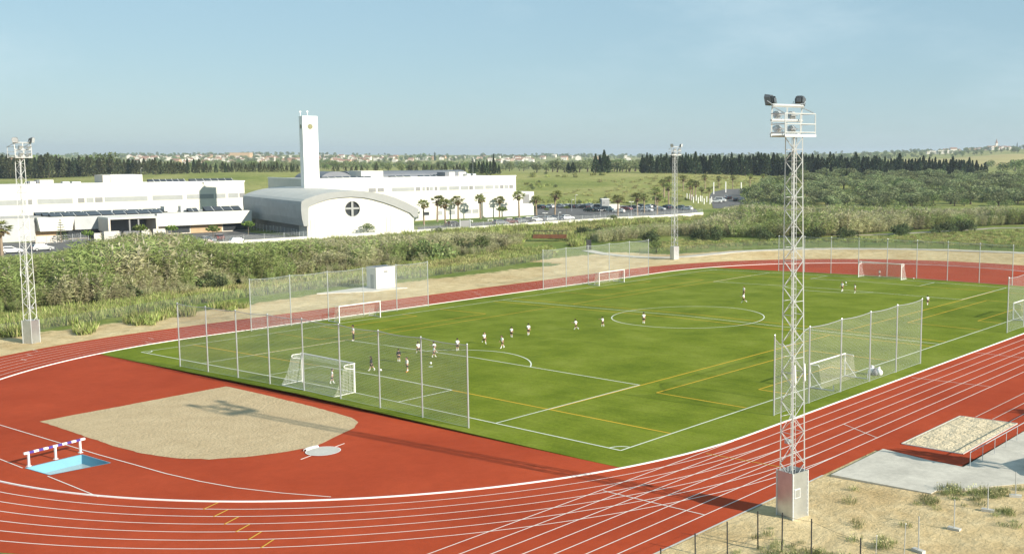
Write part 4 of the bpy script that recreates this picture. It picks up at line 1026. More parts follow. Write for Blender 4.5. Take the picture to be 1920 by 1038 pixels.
for i, d in enumerate((3.0, 7.5, 12)): solar_row(B2, r, 66 - 14 * i + 26, 305 + 10 * i, 400, d, 9, zt - .1, .24, 2.4)
solar_row(B2, r, 352, 372, 395, 4, 2, zt - .1); solar_row(B2, r, 384, 454, 390, 4, 4, zt - .1, .4, 2.6)
roofbox(B2, r, 306, 330, 387, 8, 3, zt - .1, M['render'], 'roof_hut'); roofbox(B2, r, 337, 356, 386, 7, 2, zt - .1, M['galv'], 'air_unit')
# --- long block behind the church
B3 = Fr((-197.4, 131.8), (-186.0, 204.8)); r = B3.root('long_block', 'long white school block behind the palms with grey vaulted roofs', 'building')
h3 = Zat(329.8, 364) - GZ
mb = MB(); mb.box(0, B3.len, 0, 28, 0, h3); mb.build('wall', M['render'], r)
mb = MB(); mb.box(-.1, B3.len + .1, -.12, .35, h3, h3 + .3); mb.box(-.1, .35, .35, 28, h3, h3 + .3); mb.build('parapet', M['white'], r)
mb = MB(); mb.box(.4, B3.len, .4, 27.8, h3, h3 + .04); mb.build('roof', M['roofpale'], r)
bt = lambda x: 353.2 - (353.2 - 346.5) * (x - 690) / 276
for xa, xb in ((735, 778), (792, 798), (806, 813), (824, 840), (842, 862), (864, 879), (890, 908), (910, 926), (928, 936), (946, 954)): strip_px(B3, r, xa, xb, bt(xa), bt(xb), 1.15, M['shutter'])
for xa, xb in ((691, 706), (708, 721), (779.5, 789), (799.5, 805.5), (815, 821), (880, 888), (937.5, 945), (955, 963)): strip_px(B3, r, xa, xb, bt(xa), bt(xb), 1.15, M['shade'], name='window')
for x0, x1, y0, y1, m in ((794, 805, 397, 404, 'glass'), (820, 829, 396, 403, 'shutter'), (841, 853, 394.5, 402, 'shutter'), (871, 883, 393, 400, 'shutter'), (886, 897, 392.5, 399.5, 'shutter'), (959, 970, 388, 395, 'shutter')): window(r, B3, x0, x1, y0, y1, M[m])
def vault(fr, root, x0, x1, ytop, d, dep, zb, name, m, axis_w=False):
    a, b = fr.w_at(x0, d), fr.w_at(x1, d); zt = fr.wz((x0 + x1) / 2, ytop, d)[1]; mb = MB(); n = 14; hgt = zt - zb
    if not axis_w:
        pr = [(a + (b - a) * k / n, zb + hgt * (1 - (2 * k / n - 1) ** 2) ** .7) for k in range(n + 1)]
        mb.face([(w, d, z) for w, z in reversed(pr)]); mb.face([(w, d + dep, z) for w, z in pr])
        for (wa_, za), (wb_, zb_) in zip(pr, pr[1:]): mb.face([(wa_, d, za), (wb_, d, zb_), (wb_, d + dep, zb_), (wa_, d + dep, za)])
    else:
        pr = [(d + dep * k / n, zb + hgt * (1 - (2 * k / n - 1) ** 2) ** .6) for k in range(n + 1)]
        mb.face([(a, q, z) for q, z in pr]); mb.face([(b, q, z) for q, z in reversed(pr)])
        for (qa, za), (qb, zb_) in zip(pr, pr[1:]): mb.face([(a, qa, za), (b, qa, za), (b, qb, zb_), (a, qb, zb_)])
    return mb.build(name, m, root)
vault(B3, r, 601, 662, 321.5, 9, 18, h3, 'vaulted_roof', M['vault']); vault(B3, r, 660, 880, 320, 14, 12, h3, 'vaulted_roof', M['vault'], True)
roofbox(B3, r, 678, 719, 320.5, 6, 8, h3, M['render'], 'penthouse'); roofbox(B3, r, 835, 842, 323, 8, 5, h3, M['vault'], 'roof_hut_door'); roofbox(B3, r, 842.5, 853.5, 322.5, 8, 5, h3, M['render'], 'roof_hut'); roofbox(B3, r, 854, 860, 323, 8, 5, h3, M['vault'], 'roof_hut_door'); roofbox(B3, r, 860.5, 874, 322.5, 8, 5, h3, M['render'], 'roof_hut')
for x0, x1 in ((876, 883), (887, 893)): roofbox(B3, r, x0, x1, 325.5, 6, 2, h3, M['galv'], 'air_unit')
solar_row(B3, r, 606, 700, 334, 2.0, 7, h3 + .03, .3, 1.5); solar_row(B3, r, 733, 775, 332, 2.0, 3, h3 + .03, .3, 1.5); solar_row(B3, r, 788, 822, 331, 2.0, 3, h3 + .03, .3, 1.5)
mb = MB(); mb.box(-.06, .0, 6, 22, 3.0, 3.6); mb.build('side_louvre', M['shade'], r)
# ledge storey that runs on to the right
w0, w1 = B3.w_at(905, -1.2), B3.w_at(1001, -1.2); zt_ = B3.wz(985, 359.5, -1.2)[1]
mb = MB(); mb.box(w0, w1, -1.2, 12, .0, zt_); o = mb.build('ground_storey', M['render'], r)
mb = MB(); a, b = B3.w_at(980, -1.2), B3.w_at(992, -1.2); za, zb_ = B3.wz(986, 364.5, -1.2)[1], B3.wz(986, 381, -1.2)[1]
mb.box(a, b, -1.26, -1.2, zb_, za); mb.build('stair_window', M['shade'], r)
strip_px(B3, r, 906, 929, 360.3, 359.8, .35, M['beige'], 0, 'painted_ledge_shadow', .03)  # beige strip painted in for the shadow along the ledge
# --- church
PL, PR = G(573, 446), G(777, 436.5)
CH = Fr(PL, PR); r = CH.root('church', 'white modern church with a wavy grey barrel roof and a round window with a cross', 'church')
outl = [(570, 424), (566.3, 410), (564.6, 394), (564.6, 384), (565.5, 378), (572, 373.6), (581, 370.3), (592, 366.6), (602.6, 363.8), (616, 361.3), (629.6, 359.7), (645, 358.5), (659, 358), (681, 358.4), (700, 360.5), (721, 364.6), (740, 370.3), (762, 379.6), (784, 391.2)]
innl = [(578.5, 424), (578.3, 410), (578.2, 398), (578.3, 392), (579, 388.6), (584, 385.6), (592, 382), (597, 380), (602.6, 378), (611, 375.3), (618.8, 373.2), (635, 370.6), (659, 369), (681, 370.4), (700, 374), (721, 380), (740, 386.6), (757, 393.8), (769, 399.2)]
fo = -.45
O = [CH.wz(x, y, fo) for x, y in outl]; I = [CH.wz(x, y, fo) for x, y in innl]
pe = CH.wz(776.5, 407, fo)
lo, hi = 5, 90
for _ in range(40):          # depth at which the left flank ends in the photo (column 457)
    m_ = (lo + hi) / 2; X = CH.P + CH.e * O[4][0] - CH.n * m_; t = (X.x - CAM[0]) * RH[0] + (X.y - CAM[1]) * RH[1]; px = PX0 + FPX * t / depth(X) / 1.006
    if px > 457: lo = m_
    else: hi = m_
CD = min(hi, 48)
mb = MB()
for (wa_, za), (wb_, zb_) in zip(O, O[1:]): mb.face([(wa_, fo, za), (wb_, fo, zb_), (wb_, CD, zb_), (wa_, CD, za)])
mb.m = [1 if i < 4 else 0 for i in range(len(mb.f))]
mb.build('barrel_roof', [M['roofgrey'], M['greyclad']], r, True)
# standing seams on the flank
mb = MB(); k = 0; d = fo + .6
while d < CD:
    for (wa_, za), (wb_, zb_) in zip(O[:5], O[1:5]): mb.tube((wa_ - .02, d, za), (wb_ - .02, d, zb_), .035, .035, 3, False)
    d += .9
mb.build('flank_seams', M['greyclad'], r)
mb = MB()
for i in range(len(O) - 1): mb.face([(*O[i][:1], fo, O[i][1]), (I[i][0], fo, I[i][1]), (I[i + 1][0], fo, I[i + 1][1]), (O[i + 1][0], fo, O[i + 1][1])])
for i in range(len(I) - 1): mb.face([(I[i][0], fo, I[i][1]), (I[i][0], .02, I[i][1]), (I[i + 1][0], .02, I[i + 1][1]), (I[i + 1][0], fo, I[i + 1][1])])
mb.face([(O[-1][0], fo, O[-1][1]), (I[-1][0], fo, I[-1][1]), (pe[0], fo, pe[1]), (pe[0] + .9, fo, pe[1])])
mb.face([(O[0][0], fo, O[0][1]), (I[0][0], fo, I[0][1]), (I[0][0], CD, I[0][1]), (O[0][0], CD, O[0][1])])
mb.build('roof_trim', M['trim'], r)
mb = MB(); L_, zl = CH.len, [(w, z - .02) for w, z in I]
front = [(I[0][0] - .2, 0)] + [(w, z) for w, z in zl] + [(L_ - .1, zl[-1][1] - .3), (L_ - .1, 0)]
# round window hole in the front
wc_, zc = CH.wz(661, 391.6); rad = abs(CH.wz(674.5, 391.6)[0] - wc_)
n = 40; circ = [(wc_ + rad * math.cos(2 * PI * k / n), zc + rad * math.sin(2 * PI * k / n)) for k in range(n)]
bm = bmesh.new(); E_ = []
for lp in (front, circ):
    vs = [bm.verts.new((w, 0, z)) for w, z in lp]; E_ += [bm.edges.new((vs[i], vs[(i + 1) % len(vs)])) for i in range(len(vs))]
bmesh.ops.triangle_fill(bm, use_beauty=True, use_dissolve=False, edges=E_); me = bpy.data.meshes.new('front_wall'); bm.to_mesh(me); bm.free(); me.materials.append(M['render']); o = bpy.data.objects.new('front_wall', me); COL.objects.link(o); o.parent = r
mb = MB(); mb.box(I[0][0] + 1.0, I[0][0] + 1.3, .05, CD - 2, 0, O[0][1] - .02); mb.build('flank_base', M['vault'], r)
mb = MB(); mb.box(L_ - .4, L_ - .1, .05, CD, 0, zl[-1][1] - .35); mb.build('right_wall', M['render'], r)
mb = MB(); mb.box(I[0][0] + .3, L_ - .4, CD - .3, CD, 0, 5.5); mb.build('back_wall', M['render'], r)
mb = MB(); mb.box(I[0][0] - .2, I[0][0] + 1.2, .05, 6, 0, O[0][1] - .03); mb.build('corner_pier', M['conpale'], r)
mb = MB()
for k in range(n):
    a, b = circ[k], circ[(k + 1) % n]; mb.face([(a[0], 0, a[1]), (b[0], 0, b[1]), (b[0], .6, b[1]), (a[0], .6, a[1])])
    s_ = 1.05; c2 = lambda p: (wc_ + (p[0] - wc_) * s_, zc + (p[1] - zc) * s_); a2, b2 = c2(a), c2(b); mb.face([(a[0], -.04, a[1]), (b[0], -.04, b[1]), (b2[0], -.04, b2[1]), (a2[0], -.04, a2[1])])
win = mb.build('round_window', M['trim'], r)
mb = MB(); mb.face([(p[0], .5, p[1]) for p in circ]); mb.build('pane', M['glass'], win)
mb = MB(); mb.box(wc_ - .28, wc_ + .28, .1, .45, zc - rad, zc + rad); mb.box(wc_ - rad, wc_ - .281, .1, .45, zc - .12, zc + .36); mb.box(wc_ + .281, wc_ + rad, .1, .45, zc - .12, zc + .36); mb.build('cross', M['trim'], win)
for px in (584, 726): mb = MB(); w = CH.w_at(px); mb.tube((w, -1.5, 0), (w, -1.5, 5.2), .05, .05, 6); mb.build('flagpole', M['galv'], r)
# --- bell tower
TP = W(577.5, 300); e = Vector((.28, .96, 0)).normalized()
T = Fr(TP, TP + e * 4.1); r = T.root('bell_tower', 'tall slim white bell tower rising behind the church', 'tower')
ht = Zat(219.5, 300) - GZ
mb = MB(); mb.box(0, 4.1, 0, 3.0, 0, ht); mb.build('shaft', M['render'], r)
mb = MB()
mb.box(-.06, 0, -.06, 3.06, 0, ht + .15); mb.box(0, 4.1, -.06, 0, ht - .5, ht + .15); mb.box(0, .5, -.06, 0, 0, ht - .5); mb.box(3.5, 4.16, -.06, 0, 0, ht - .5); mb.box(4.1, 4.16, 0, 3.06, 0, ht + .15); mb.build('corner_bands', M['white'], r)
def disc(w, d, z, r_, axis, nm):
    mb = MB(); pts = [(r_ * math.cos(2 * PI * k / 20), r_ * math.sin(2 * PI * k / 20)) for k in range(20)]
    mb.face([(w + a, d, z + b) if axis == 'w' else (w, d - a, z + b) for a, b in pts])
    mb.cur = 1
    for t in (.12,):
        f = (lambda a, b, dd: (w + a, d - dd, z + b)) if axis == 'w' else (lambda a, b, dd: (w - dd, d - a, z + b))
        mb.face([f(-r_ * .8, -.16, .03), f(r_ * .8, -.16, .03), f(r_ * .8, .16, .03), f(-r_ * .8, .16, .03)]); mb.face([f(-.16, -r_ * .95, .05), f(.16, -r_ * .95, .05), f(.16, r_ * .95, .05), f(-.16, r_ * .95, .05)])
    return mb.build(nm, [M['emblem'], M['gold']], r)
M['emblem'] = mat('emblem_green', (.20, .21, .15), .7, .15, 2); M['gold'] = mat('emblem_gold', (.26, .24, .10), .6, .1, 2)
disc(2.05, -.02, ht - 2.75, .72, 'w', 'tower_emblem'); disc(-.08, 1.5, ht - 2.75, .62, 'd', 'tower_emblem')
mb = MB(); mb.box(0, 4.1, .0, 3.0, ht + .01, ht + .12); mb.build('cap', M['roofpale'], r)
for x, y in ((.3, 2.7), (1.6, .6)):
    mb = MB(); mb.tube((x, y, ht + .1), (x, y, ht + 1.2), .07, .07, 6); mb.box(x - .28, x + .18, y - .14, y + .14, ht + 1.2, ht + 1.55); mb.build('antenna', M['white'], r)
# --- kiosk in the car park
KP = G(1138, 394); r = empty('kiosk', (KP.x, KP.y, KP.z), .9, 'small grey and white transformer kiosk in the middle of the car park', 'kiosk')
mb = MB(); mb.box(-2.2, .6, -1.6, 1.6, 0, 4.2); mb.build('wall', M['shutter'], r); mb = MB(); mb.box(-2.3, .7, -1.7, 1.7, 4.2, 4.35); mb.build('roof', M['white'], r)
mb = MB(); mb.box(.6, 4.6, -1.4, 1.4, 0, 2.3); mb.build('annex', M['render'], r); mb = MB(); mb.box(-1.9, -1.0, -1.66, -1.6, 1.0, 1.8); mb.box(-1.9, -1.0, -1.66, -1.6, 2.5, 3.3); mb.build('louvre', M['shade'], r)
# --- boundary wall with its mesh fence
def low_wall(pts, label, h=.95, post=True):
    r = empty('boundary_wall', pts[0], 0, label, 'wall'); O = Vector(pts[0]); mb = MB()
    for a, b in zip(pts, pts[1:]):
        a, b = Vector(a) - O, Vector(b) - O; d = (b - a).normalized(); n = Vector((-d.y, d.x, 0)) * .15; u = Vector((0, 0, h)); dn = Vector((0, 0, -.6))
        q = [a - n, b - n, b + n, a + n]; mb.face([p + u for p in q])
        for i in range(4): j = (i + 1) % 4; mb.face([q[i] + dn, q[j] + dn, q[j] + u, q[i] + u])
    mb.build('wall', M['render'], r)
    if post:
        pp = resample(pts, 5.0)
        for p in pp: p = p - O; mb = MB(); mb.tube(p + Vector((0, 0, h)), p + Vector((0, 0, h + 1.3)), .04, .04, 6); mb.build('fence_post', M['galv'], r)
        q = []; x = 0
        for a, b in zip(pts, pts[1:]): a, b = Vector(a) - O, Vector(b) - O; l = (b - a).length; q.append(([a + Vector((0, 0, h)), b + Vector((0, 0, h)), b + Vector((0, 0, h + 1.25)), a + Vector((0, 0, h + 1.25))], [(x, 0), (x + l, 0), (x + l, 1.3), (x, 1.3)])); x += l
        net_object('fence_mesh', q, M['greymesh'], r)
gp = lambda l: [G(x, y) for x, y in l]
low_wall(gp([(350, 468), (400, 463), (450, 459.5), (520, 455), (575, 451.5), (680, 445), (780, 438.5), (864, 433)]), 'low white boundary wall with a mesh fence in front of the church', 1.1)
low_wall(gp([(880, 431.5), (960, 426), (1000, 422.5), (1100, 416.5), (1160, 412.5), (1240, 409), (1290, 405.5), (1318, 403)]), 'long low white boundary wall along the car park above the reeds', 1.0)
gx = G(872, 432); r = empty('metal_gate', gx, 1.4, 'grey metal gate between the two stretches of white boundary wall', 'gate')
for x in (-1.6, 1.6): mb = MB(); mb.box(x - .12, x + .12, -.12, .12, 0, 3.0); mb.build('gatepost', M['galv'], r)
mb = MB(); mb.box(-1.4, 1.4, -.03, .03, .2, 2.8); mb.build('panel', M['shade'], r)
# palisade fence in front of the entrance wing
pts = gp([(70, 459), (110, 455.5), (165, 450), (172, 449)]); r = wire_fence('palisade_fence', resample(pts, 2.5), 1.9, M['galv'], .05, 'grey palisade fence before the entrance wing', 0, (.95,), M['greymesh'])
pts = gp([(310, 440), (360, 436), (420, 432), (470, 430), (545, 441), (566, 446)]); r = wire_fence('palisade_fence', resample(pts, 2.5), 1.9, M['galv'], .05, 'grey palisade fence between the entrance wing and the church', 0, (.95,), M['greymesh'])
# ================================================================== PLANTS
def cards(C, A, Ln, Wd, col, roll=None):
    """leaf quads: centres C, long axes A, lengths, widths, colours"""
    n = len(C); A = A / np.linalg.norm(A, axis=1, keepdims=True); R = RNG.normal(size=(n, 3)); S = np.cross(A, R); S /= np.linalg.norm(S, axis=1, keepdims=True) + 1e-9
    l = (A * Ln[:, None]) * .5; w = (S * Wd[:, None]) * .5
    V = np.stack([C - l - w * .35, C - l * .1 + -w, C + l, C - l * .1 + w], 1).reshape(-1, 3); F = np.arange(n * 4).reshape(-1, 4)
    return V, F, np.repeat(col, 4, 0)
def join(parts):
    V = []; F = []; Cc = []; k = 0
    for v, f, c in parts: V.append(v); F.append(f + k); Cc.append(c); k += len(v)
    return np.concatenate(V), np.concatenate(F), np.concatenate(Cc)
def shades(n, base, var, mixc=None, pm=0):
    c = np.array(base)[None] * (1 + RNG.uniform(-var, var, (n, 1))); c = np.repeat(c, 1, 0) if c.shape[1] == 3 else c
    if mixc is not None: k = RNG.random(n) < pm; c[k] = np.array(mixc)[None] * (1 + RNG.uniform(-var, var, (k.sum(), 1)))
    return np.clip(c, 0, 1)
def tube_quads(p, q, r0, r1, col, n=5):
    p, q = np.array(p, float), np.array(q, float); d = q - p; d /= np.linalg.norm(d); u = np.cross(d, [0.3, .8, .5]); u /= np.linalg.norm(u); w = np.cross(d, u)
    t = np.arange(n) * 2 * PI / n; ring = np.cos(t)[:, None] * u + np.sin(t)[:, None] * w
    V = np.concatenate([p + ring * r0, q + ring * r1]); i = np.arange(n); j = (i + 1) % n
    return V, np.stack([i, j, j + n, i + n], 1), np.tile(np.array(col)[None], (2 * n, 1))
def link(name, me, parent=None, loc=None, **kw):
    o = bpy.data.objects.new(name, me); COL.objects.link(o)
    if parent is not None: o.parent = parent
    if loc is not None: o.location = loc
    return tag(o, **kw)
def blob_foliage(lobes, n, ln, base, var=.35, mixc=None, pm=.0, up=.35):
    P = []; A = []
    for (c, r) in lobes:
        k = int(n * (r[0] * r[1] + r[0] * r[2]) / sum(q[0] * q[1] + q[0] * q[2] for _, q in lobes)); d = RNG.normal(size=(k, 3)); d /= np.linalg.norm(d, axis=1, keepdims=True)
        rr = RNG.uniform(.55, 1.08, (k, 1)) ** .6; P.append(np.array(c) + d * rr * np.array(r)); A.append(d + RNG.normal(size=(k, 3)) * .7 + np.array([0, 0, up]))
    P = np.concatenate(P); A = np.concatenate(A); m = len(P); L_ = RNG.uniform(.6, 1.3, m) * ln
    return cards(P, A, L_, L_ * .55, shades(m, base, var, mixc, pm))
def tree_root(mesh_crown, mesh_trunk, name, label, cat, group):
    r = empty(name, (0, 0, 0), 0, label, cat, group); link('trunk', mesh_trunk, r); link('crown', mesh_crown, r); return r
def trunk_mesh(segs, m):
    mb = MB()
    for a, b, r0, r1 in segs: mb.tube(a, b, r0, r1, 7)
    return mb.mesh('trunk', m)
# --- cypress
CYP = []; CYPL = []
for i in range(10):
    cbase, cmix = ((.032, .055, .026), (.06, .082, .034)) if i < 5 else ((.060, .072, .030), (.095, .10, .045))
    n = 520; h = RNG.random(n) ** .8; Hh, Rr = 1.0, RNG.uniform(.13, .19) * (1 if i < 5 else 1.25)
    prof = Rr * np.clip(1.0 - h, 0, 1) ** .85 * np.clip(h * 8 + .45, 0, 1); th = RNG.random(n) * 2 * PI; rr = prof * RNG.uniform(.6, 1.12, n) * (1 + .16 * np.sin(3 * th + 9 * h + i))
    P = np.stack([rr * np.cos(th), rr * np.sin(th), .03 + h * .97], 1); A = np.stack([np.cos(th) * .45, np.sin(th) * .45, np.ones(n)], 1) + RNG.normal(size=(n, 3)) * (.25 if i < 5 else .5)
    L_ = RNG.uniform(.06, .11, n); v, f, c = cards(P, A, L_, L_ * .5, shades(n, cbase, .45, cmix, .35))
    tb = tube_quads((0, 0, -.03), (0, 0, .5), .02, .008, (.08, .06, .04)); (CYP if i < 5 else CYPL).append(npmesh('cypress', *join([(v, f, c), tb])[:2], M['leaf'], join([(v, f, c), tb])[2]))
def gh(px, s): X = W(px, s); return Vector((X.x, X.y, H(X.x, X.y)))
def plant_row(name, spec, label, cat, group, meshes, jitter_s=14, wide=(.7, 1.4)):
    """spec: photo columns with base depth and top height; heights follow from the photo's skyline"""
    for px, s, ytop in spec:
        s2 = s + random.uniform(-jitter_s, jitter_s); P = gh(px, s2); h = CAM[2] - (ytop - HY) * s2 / FPX - P.z; h = max(3.0, h)
        o = link(name, random.choice(meshes), None, P, label=label, cat=cat, group=group); k = random.uniform(*wide); o.scale = (h * k, h * k, h); o.rotation_euler = (0, 0, random.uniform(0, 6.28))
def skyline(x0, x1, step, ys, var, s, skip=0):
    out = []; x = x0
    while x < x1:
        t = (x - x0) / (x1 - x0) * (len(ys) - 1); i = min(int(t), len(ys) - 2); y = ys[i] + (ys[i + 1] - ys[i]) * (t - i)
        if random.random() > skip: out.append((x + random.uniform(-1, 1) * step * .3, s, y + random.choice((-1, -.2, .3, .6, 1)) * var * random.uniform(.3, 1)))
        x += step
    return out
plant_row('cypress_tree', skyline(1204, 1522, 5.0, [293, 290, 290, 291, 290], 6, 628) + skyline(1204, 1530, 9, [298, 296, 296], 5, 640), 'dark cypress in the dense row beyond the meadow, right of the middle mast', 'cypress', 'cypress row beyond the meadow', CYP, wide=(1.15, 1.8))
plant_row('cypress_tree', skyline(1526, 1842, 5.4, [292, 292, 294, 296, 300, 302], 7, 640) + skyline(1530, 1830, 9, [300, 302, 306], 5, 650), 'dark cypress in the row above the olive grove, right of the big mast', 'cypress', 'cypress row above the olive grove', CYP, wide=(1.15, 1.9))
plant_row('cypress_tree', skyline(-12, 120, 6.5, [296, 292, 289], 5, 650) + skyline(-12, 300, 6.2, [298, 295, 296, 299], 5, 668), 'dark cypress in the row behind the left classroom block', 'cypress', 'cypress row behind the classroom block', CYPL + CYP[:1], wide=(1.1, 1.7))
plant_row('cypress_tree', skyline(300, 566, 6.0, [300, 303, 303, 305, 304], 6, 640, .12), 'dark cypress in the thinner row between the classroom block and the bell tower', 'cypress', 'cypress row left of the tower', CYPL + CYP[:2], wide=(1.0, 1.6))
plant_row('cypress_tree', skyline(632, 720, 11, [310, 307], 4, 660, .2) + skyline(770, 880, 7, [311, 306, 308], 5, 640, .2), 'small dark cypress showing above the vaulted roofs', 'cypress', 'cypresses above the vaulted roofs', CYPL, wide=(1.1, 1.6))
plant_row('cypress_tree', skyline(884, 940, 5.5, [304, 300, 302, 306], 5, 620), 'dark cypress in the clump behind the right end of the long school block', 'cypress', 'cypress clump behind the long block', CYP, wide=(1.1, 1.6))
plant_row('cypress_tree', [(929, 618, 289)], 'tallest cypress of the clump behind the right end of the long school block', 'cypress', None, CYP, 2, (.7, .8))
plant_row('cypress_tree', [(1118, 632, 289), (1126, 630, 291), (1134, 632, 282), (1141, 630, 292)], 'tall dark conifer in the cluster standing apart left of the long cypress row', 'cypress', 'conifer cluster on the meadow edge', CYP, 6, (1.5, 1.9))
plant_row('cypress_tree', [(1067, 632, 305), (1076, 634, 304)], 'short round dark conifer left of the tall conifer cluster', 'cypress', 'short conifers on the meadow edge', CYP, 4, (2.2, 2.6))
# --- broad trees
OL = []
for i in range(6):
    lob = [((RNG.uniform(-.28, .28), RNG.uniform(-.28, .28), RNG.uniform(.42, .76)), (RNG.uniform(.2, .32), RNG.uniform(.2, .32), RNG.uniform(.17, .26))) for _ in range(6)] + [((0, 0, .52), (.36, .36, .3))]
    v, f, c = blob_foliage(lob, 620, .10, (.175, .21, .088), .5, (.25, .275, .14), .35)
    t = [tube_quads((0, 0, -.05), (.03, 0, .3), .05, .035, (.10, .08, .06))] + [tube_quads((.03, 0, .28), (x, y, .55), .03, .012, (.10, .08, .06)) for x, y in ((.2, .1), (-.16, .15), (.02, -.2))]
    V_, F_, C_ = join([(v, f, c)] + t); OL.append(npmesh('olive_tree', V_, F_, M['leaf'], C_))
GR = []
for i in range(4):
    lob = [((RNG.uniform(-.3, .3), RNG.uniform(-.3, .3), RNG.uniform(.4, .75)), (RNG.uniform(.22, .34), RNG.uniform(.22, .34), RNG.uniform(.2, .28))) for _ in range(6)] + [((0, 0, .42), (.4, .4, .36))]
    v, f, c = blob_foliage(lob, 640, .10, (.115, .165, .05), .5, (.17, .21, .07), .35)
    V_, F_, C_ = join([(v, f, c), tube_quads((0, 0, -.05), (0, 0, .4), .05, .03, (.09, .07, .05))]); GR.append(npmesh('broad_tree', V_, F_, M['leaf'], C_))
def grove(name, n, xr, sr, hr, meshes, label, cat, group, keep=lambda x, y: True, wide=(1.35, 1.8)):
    k = 0; t = 0; pts = []
    while k < n and t < n * 40:
        t += 1; px, s = random.uniform(*xr), math.sqrt(random.uniform(sr[0] ** 2, sr[1] ** 2)); P = gh(px, s); y = HY + FPX * (CAM[2] - P.z) / s
        if not keep(px, y) or any((P.x - q.x) ** 2 + (P.y - q.y) ** 2 < 13 for q in pts): continue
        pts.append(P); h = random.uniform(*hr); o = link(name, random.choice(meshes), None, P, label=label, cat=cat, group=group); w = random.uniform(*wide) * h; o.scale = (w, w, h); o.rotation_euler = (0, 0, random.uniform(0, 6.28)); k += 1
inol = lambda x, y: y < 393 - max(0, x - 1560) * .02 and y > 327 and x > 1395 + max(0, (y - 345)) * -.1 + (0 if y > 352 else (352 - y) * 5.2)
grove('olive_tree', 245, (1400, 1960), (350, 620), (3.8, 6.0), OL, 'grey green olive tree in the dense grove right of the big mast', 'olive tree', 'olive grove on the right', inol)
grove('broad_tree', 48, (1400, 1960), (345, 560), (3.2, 5.2), GR, 'darker green tree among the grey olives right of the big mast', 'tree', 'dark trees in the olive grove', inol)
UG = []
for _ in range(300):
    px, s_ = random.uniform(1395, 1960), math.sqrt(random.uniform(345 ** 2, 610 ** 2)); P = gh(px, s_)
    if inol(px, HY + FPX * (CAM[2] - P.z) / s_): UG.append(tuple(P))
for px, yb, h, lab in ((1402, 372, 5.6, 'round dark tree at the end of the far road'), (1903, 322, 9, 'large dark tree at the right edge above the olive grove'), (1880, 324, 7.5, 'dark tree left of the largest one at the right edge'), (1920, 318, 10, 'dark tree cut by the right edge of the photo'),
                       (690, 442, 3.4, 'single dark bush against the white church front'), (822, 440, 2.2, 'low dark bush below the white wall by the palms'), (1150, 415, 2.4, 'dark green shrub hanging over the white car park wall'), (1231, 474, 2.6, 'bright green bush left of the distant mast'), (1000, 402, 2.4, 'low dark bush at the foot of the stair window')):
    P = G(px, yb); o = link('shrub' if h < 4 else 'broad_tree', random.choice(GR), None, P, label=lab, cat='bush' if h < 4 else 'tree'); o.scale = (h * 1.25, h * 1.25, h)
for px, s, yt, w in ((115, 720, 287, 1.2), (180, 730, 288, 1.8), (215, 725, 283, 1.9), (76, 760, 288, 1.0)):
    P = gh(px, s); h = CAM[2] - (yt - HY) * s / FPX - P.z; o = link('broad_tree', GR[0], None, P, label='broad green crown rising behind the left cypress row', cat='tree', group='broad trees behind the left cypresses'); o.scale = (h * w * .7, h * w * .7, h)
for i, (px, s, h) in enumerate([(1010 + 13 * k, 700 + 30 * (k % 3), 6.5 + (k % 4)) for k in range(15)] + [(1148 + 9 * k, 680 + 25 * (k % 3), 7 + (k * 7 % 3)) for k in range(7)]):
    P = gh(px + random.uniform(-4, 4), s); o = link('broad_tree', random.choice(OL + GR[:1]), None, P, label='loose grey green tree in the band behind the meadow', cat='tree', group='trees behind the meadow'); o.scale = (h * 1.3, h * 1.3, h)
# --- palms
def palm_meshes(seed, hgt):
    rg = np.random.default_rng(seed); mb = MB(); z = 0; x = 0
    for k in range(8): mb.tube((x, 0, hgt * k / 8), (x + .02, 0, hgt * (k + 1) / 8), .24 - .012 * k, .23 - .012 * k, 8); x += .02
    tr = mb.mesh('trunk', M['trunkpale']); P = []; A = []; Ls = []; Ws = []; Cc = []
    top = np.array([x, 0, hgt])
    for k in range(36):
        az = rg.random() * 2 * PI; el = rg.uniform(-.75, 1.35); d = np.array([math.cos(az) * math.cos(el), math.sin(az) * math.cos(el), math.sin(el)]); ln = rg.uniform(.8, 1.15); c = top + d * ln
        dead = el < -.45
        for j in range(9):
            side = np.cross(d, [0, 0, 1.0]); side /= np.linalg.norm(side) + 1e-6; a = (j - 4) * .30; b = d * math.cos(a) + side * math.sin(a) + np.array([0, 0, -.25 - .1 * abs(j - 4)]) * (.8 if el < .6 else .3); b /= np.linalg.norm(b)
            P.append(c + b * .42); A.append(b); Ls.append(rg.uniform(.8, 1.05)); Ws.append(.17); col = np.array((.27, .20, .10) if dead else (.22, .24, .07)) * rg.uniform(.65, 1.35); Cc.append(col)
        P.append(top + d * ln * .5); A.append(d); Ls.append(ln); Ws.append(.07); Cc.append(np.array((.14, .15, .06)))
    for k in range(70):
        az = rg.random() * 2 * PI; zz = rg.uniform(.1, 1.3); P.append(top + np.array([math.cos(az) * .42 * (1 - zz * .3), math.sin(az) * .42 * (1 - zz * .3), -zz])); A.append(np.array([math.cos(az) * .5, math.sin(az) * .5, -1.2])); Ls.append(.85); Ws.append(.32); Cc.append(np.array((.19, .135, .07)) * rg.uniform(.6, 1.3))
    v, f, c = cards(np.array(P), np.array(A), np.array(Ls), np.array(Ws), np.array(Cc)); return tr, npmesh('crown', v, f, M['leaf'], c)
PALM = [(h, palm_meshes(11 + i, h)) for i, h in enumerate((5.6, 6.2, 6.8))]
def palm(px, yb, yt, label, group=None, s=None):
    P = G(px, yb); s = depth(P); hh = (yb - yt) * s / FPX; h0, (tr, cr) = random.choice(PALM); k = hh / (h0 + 2.0)
    r = empty('palm_tree', P, random.uniform(0, 6.28), label, 'palm', group); link('trunk', tr, r); link('crown', cr, r); r.scale = (k * 1.32, k * 1.32, k); return r
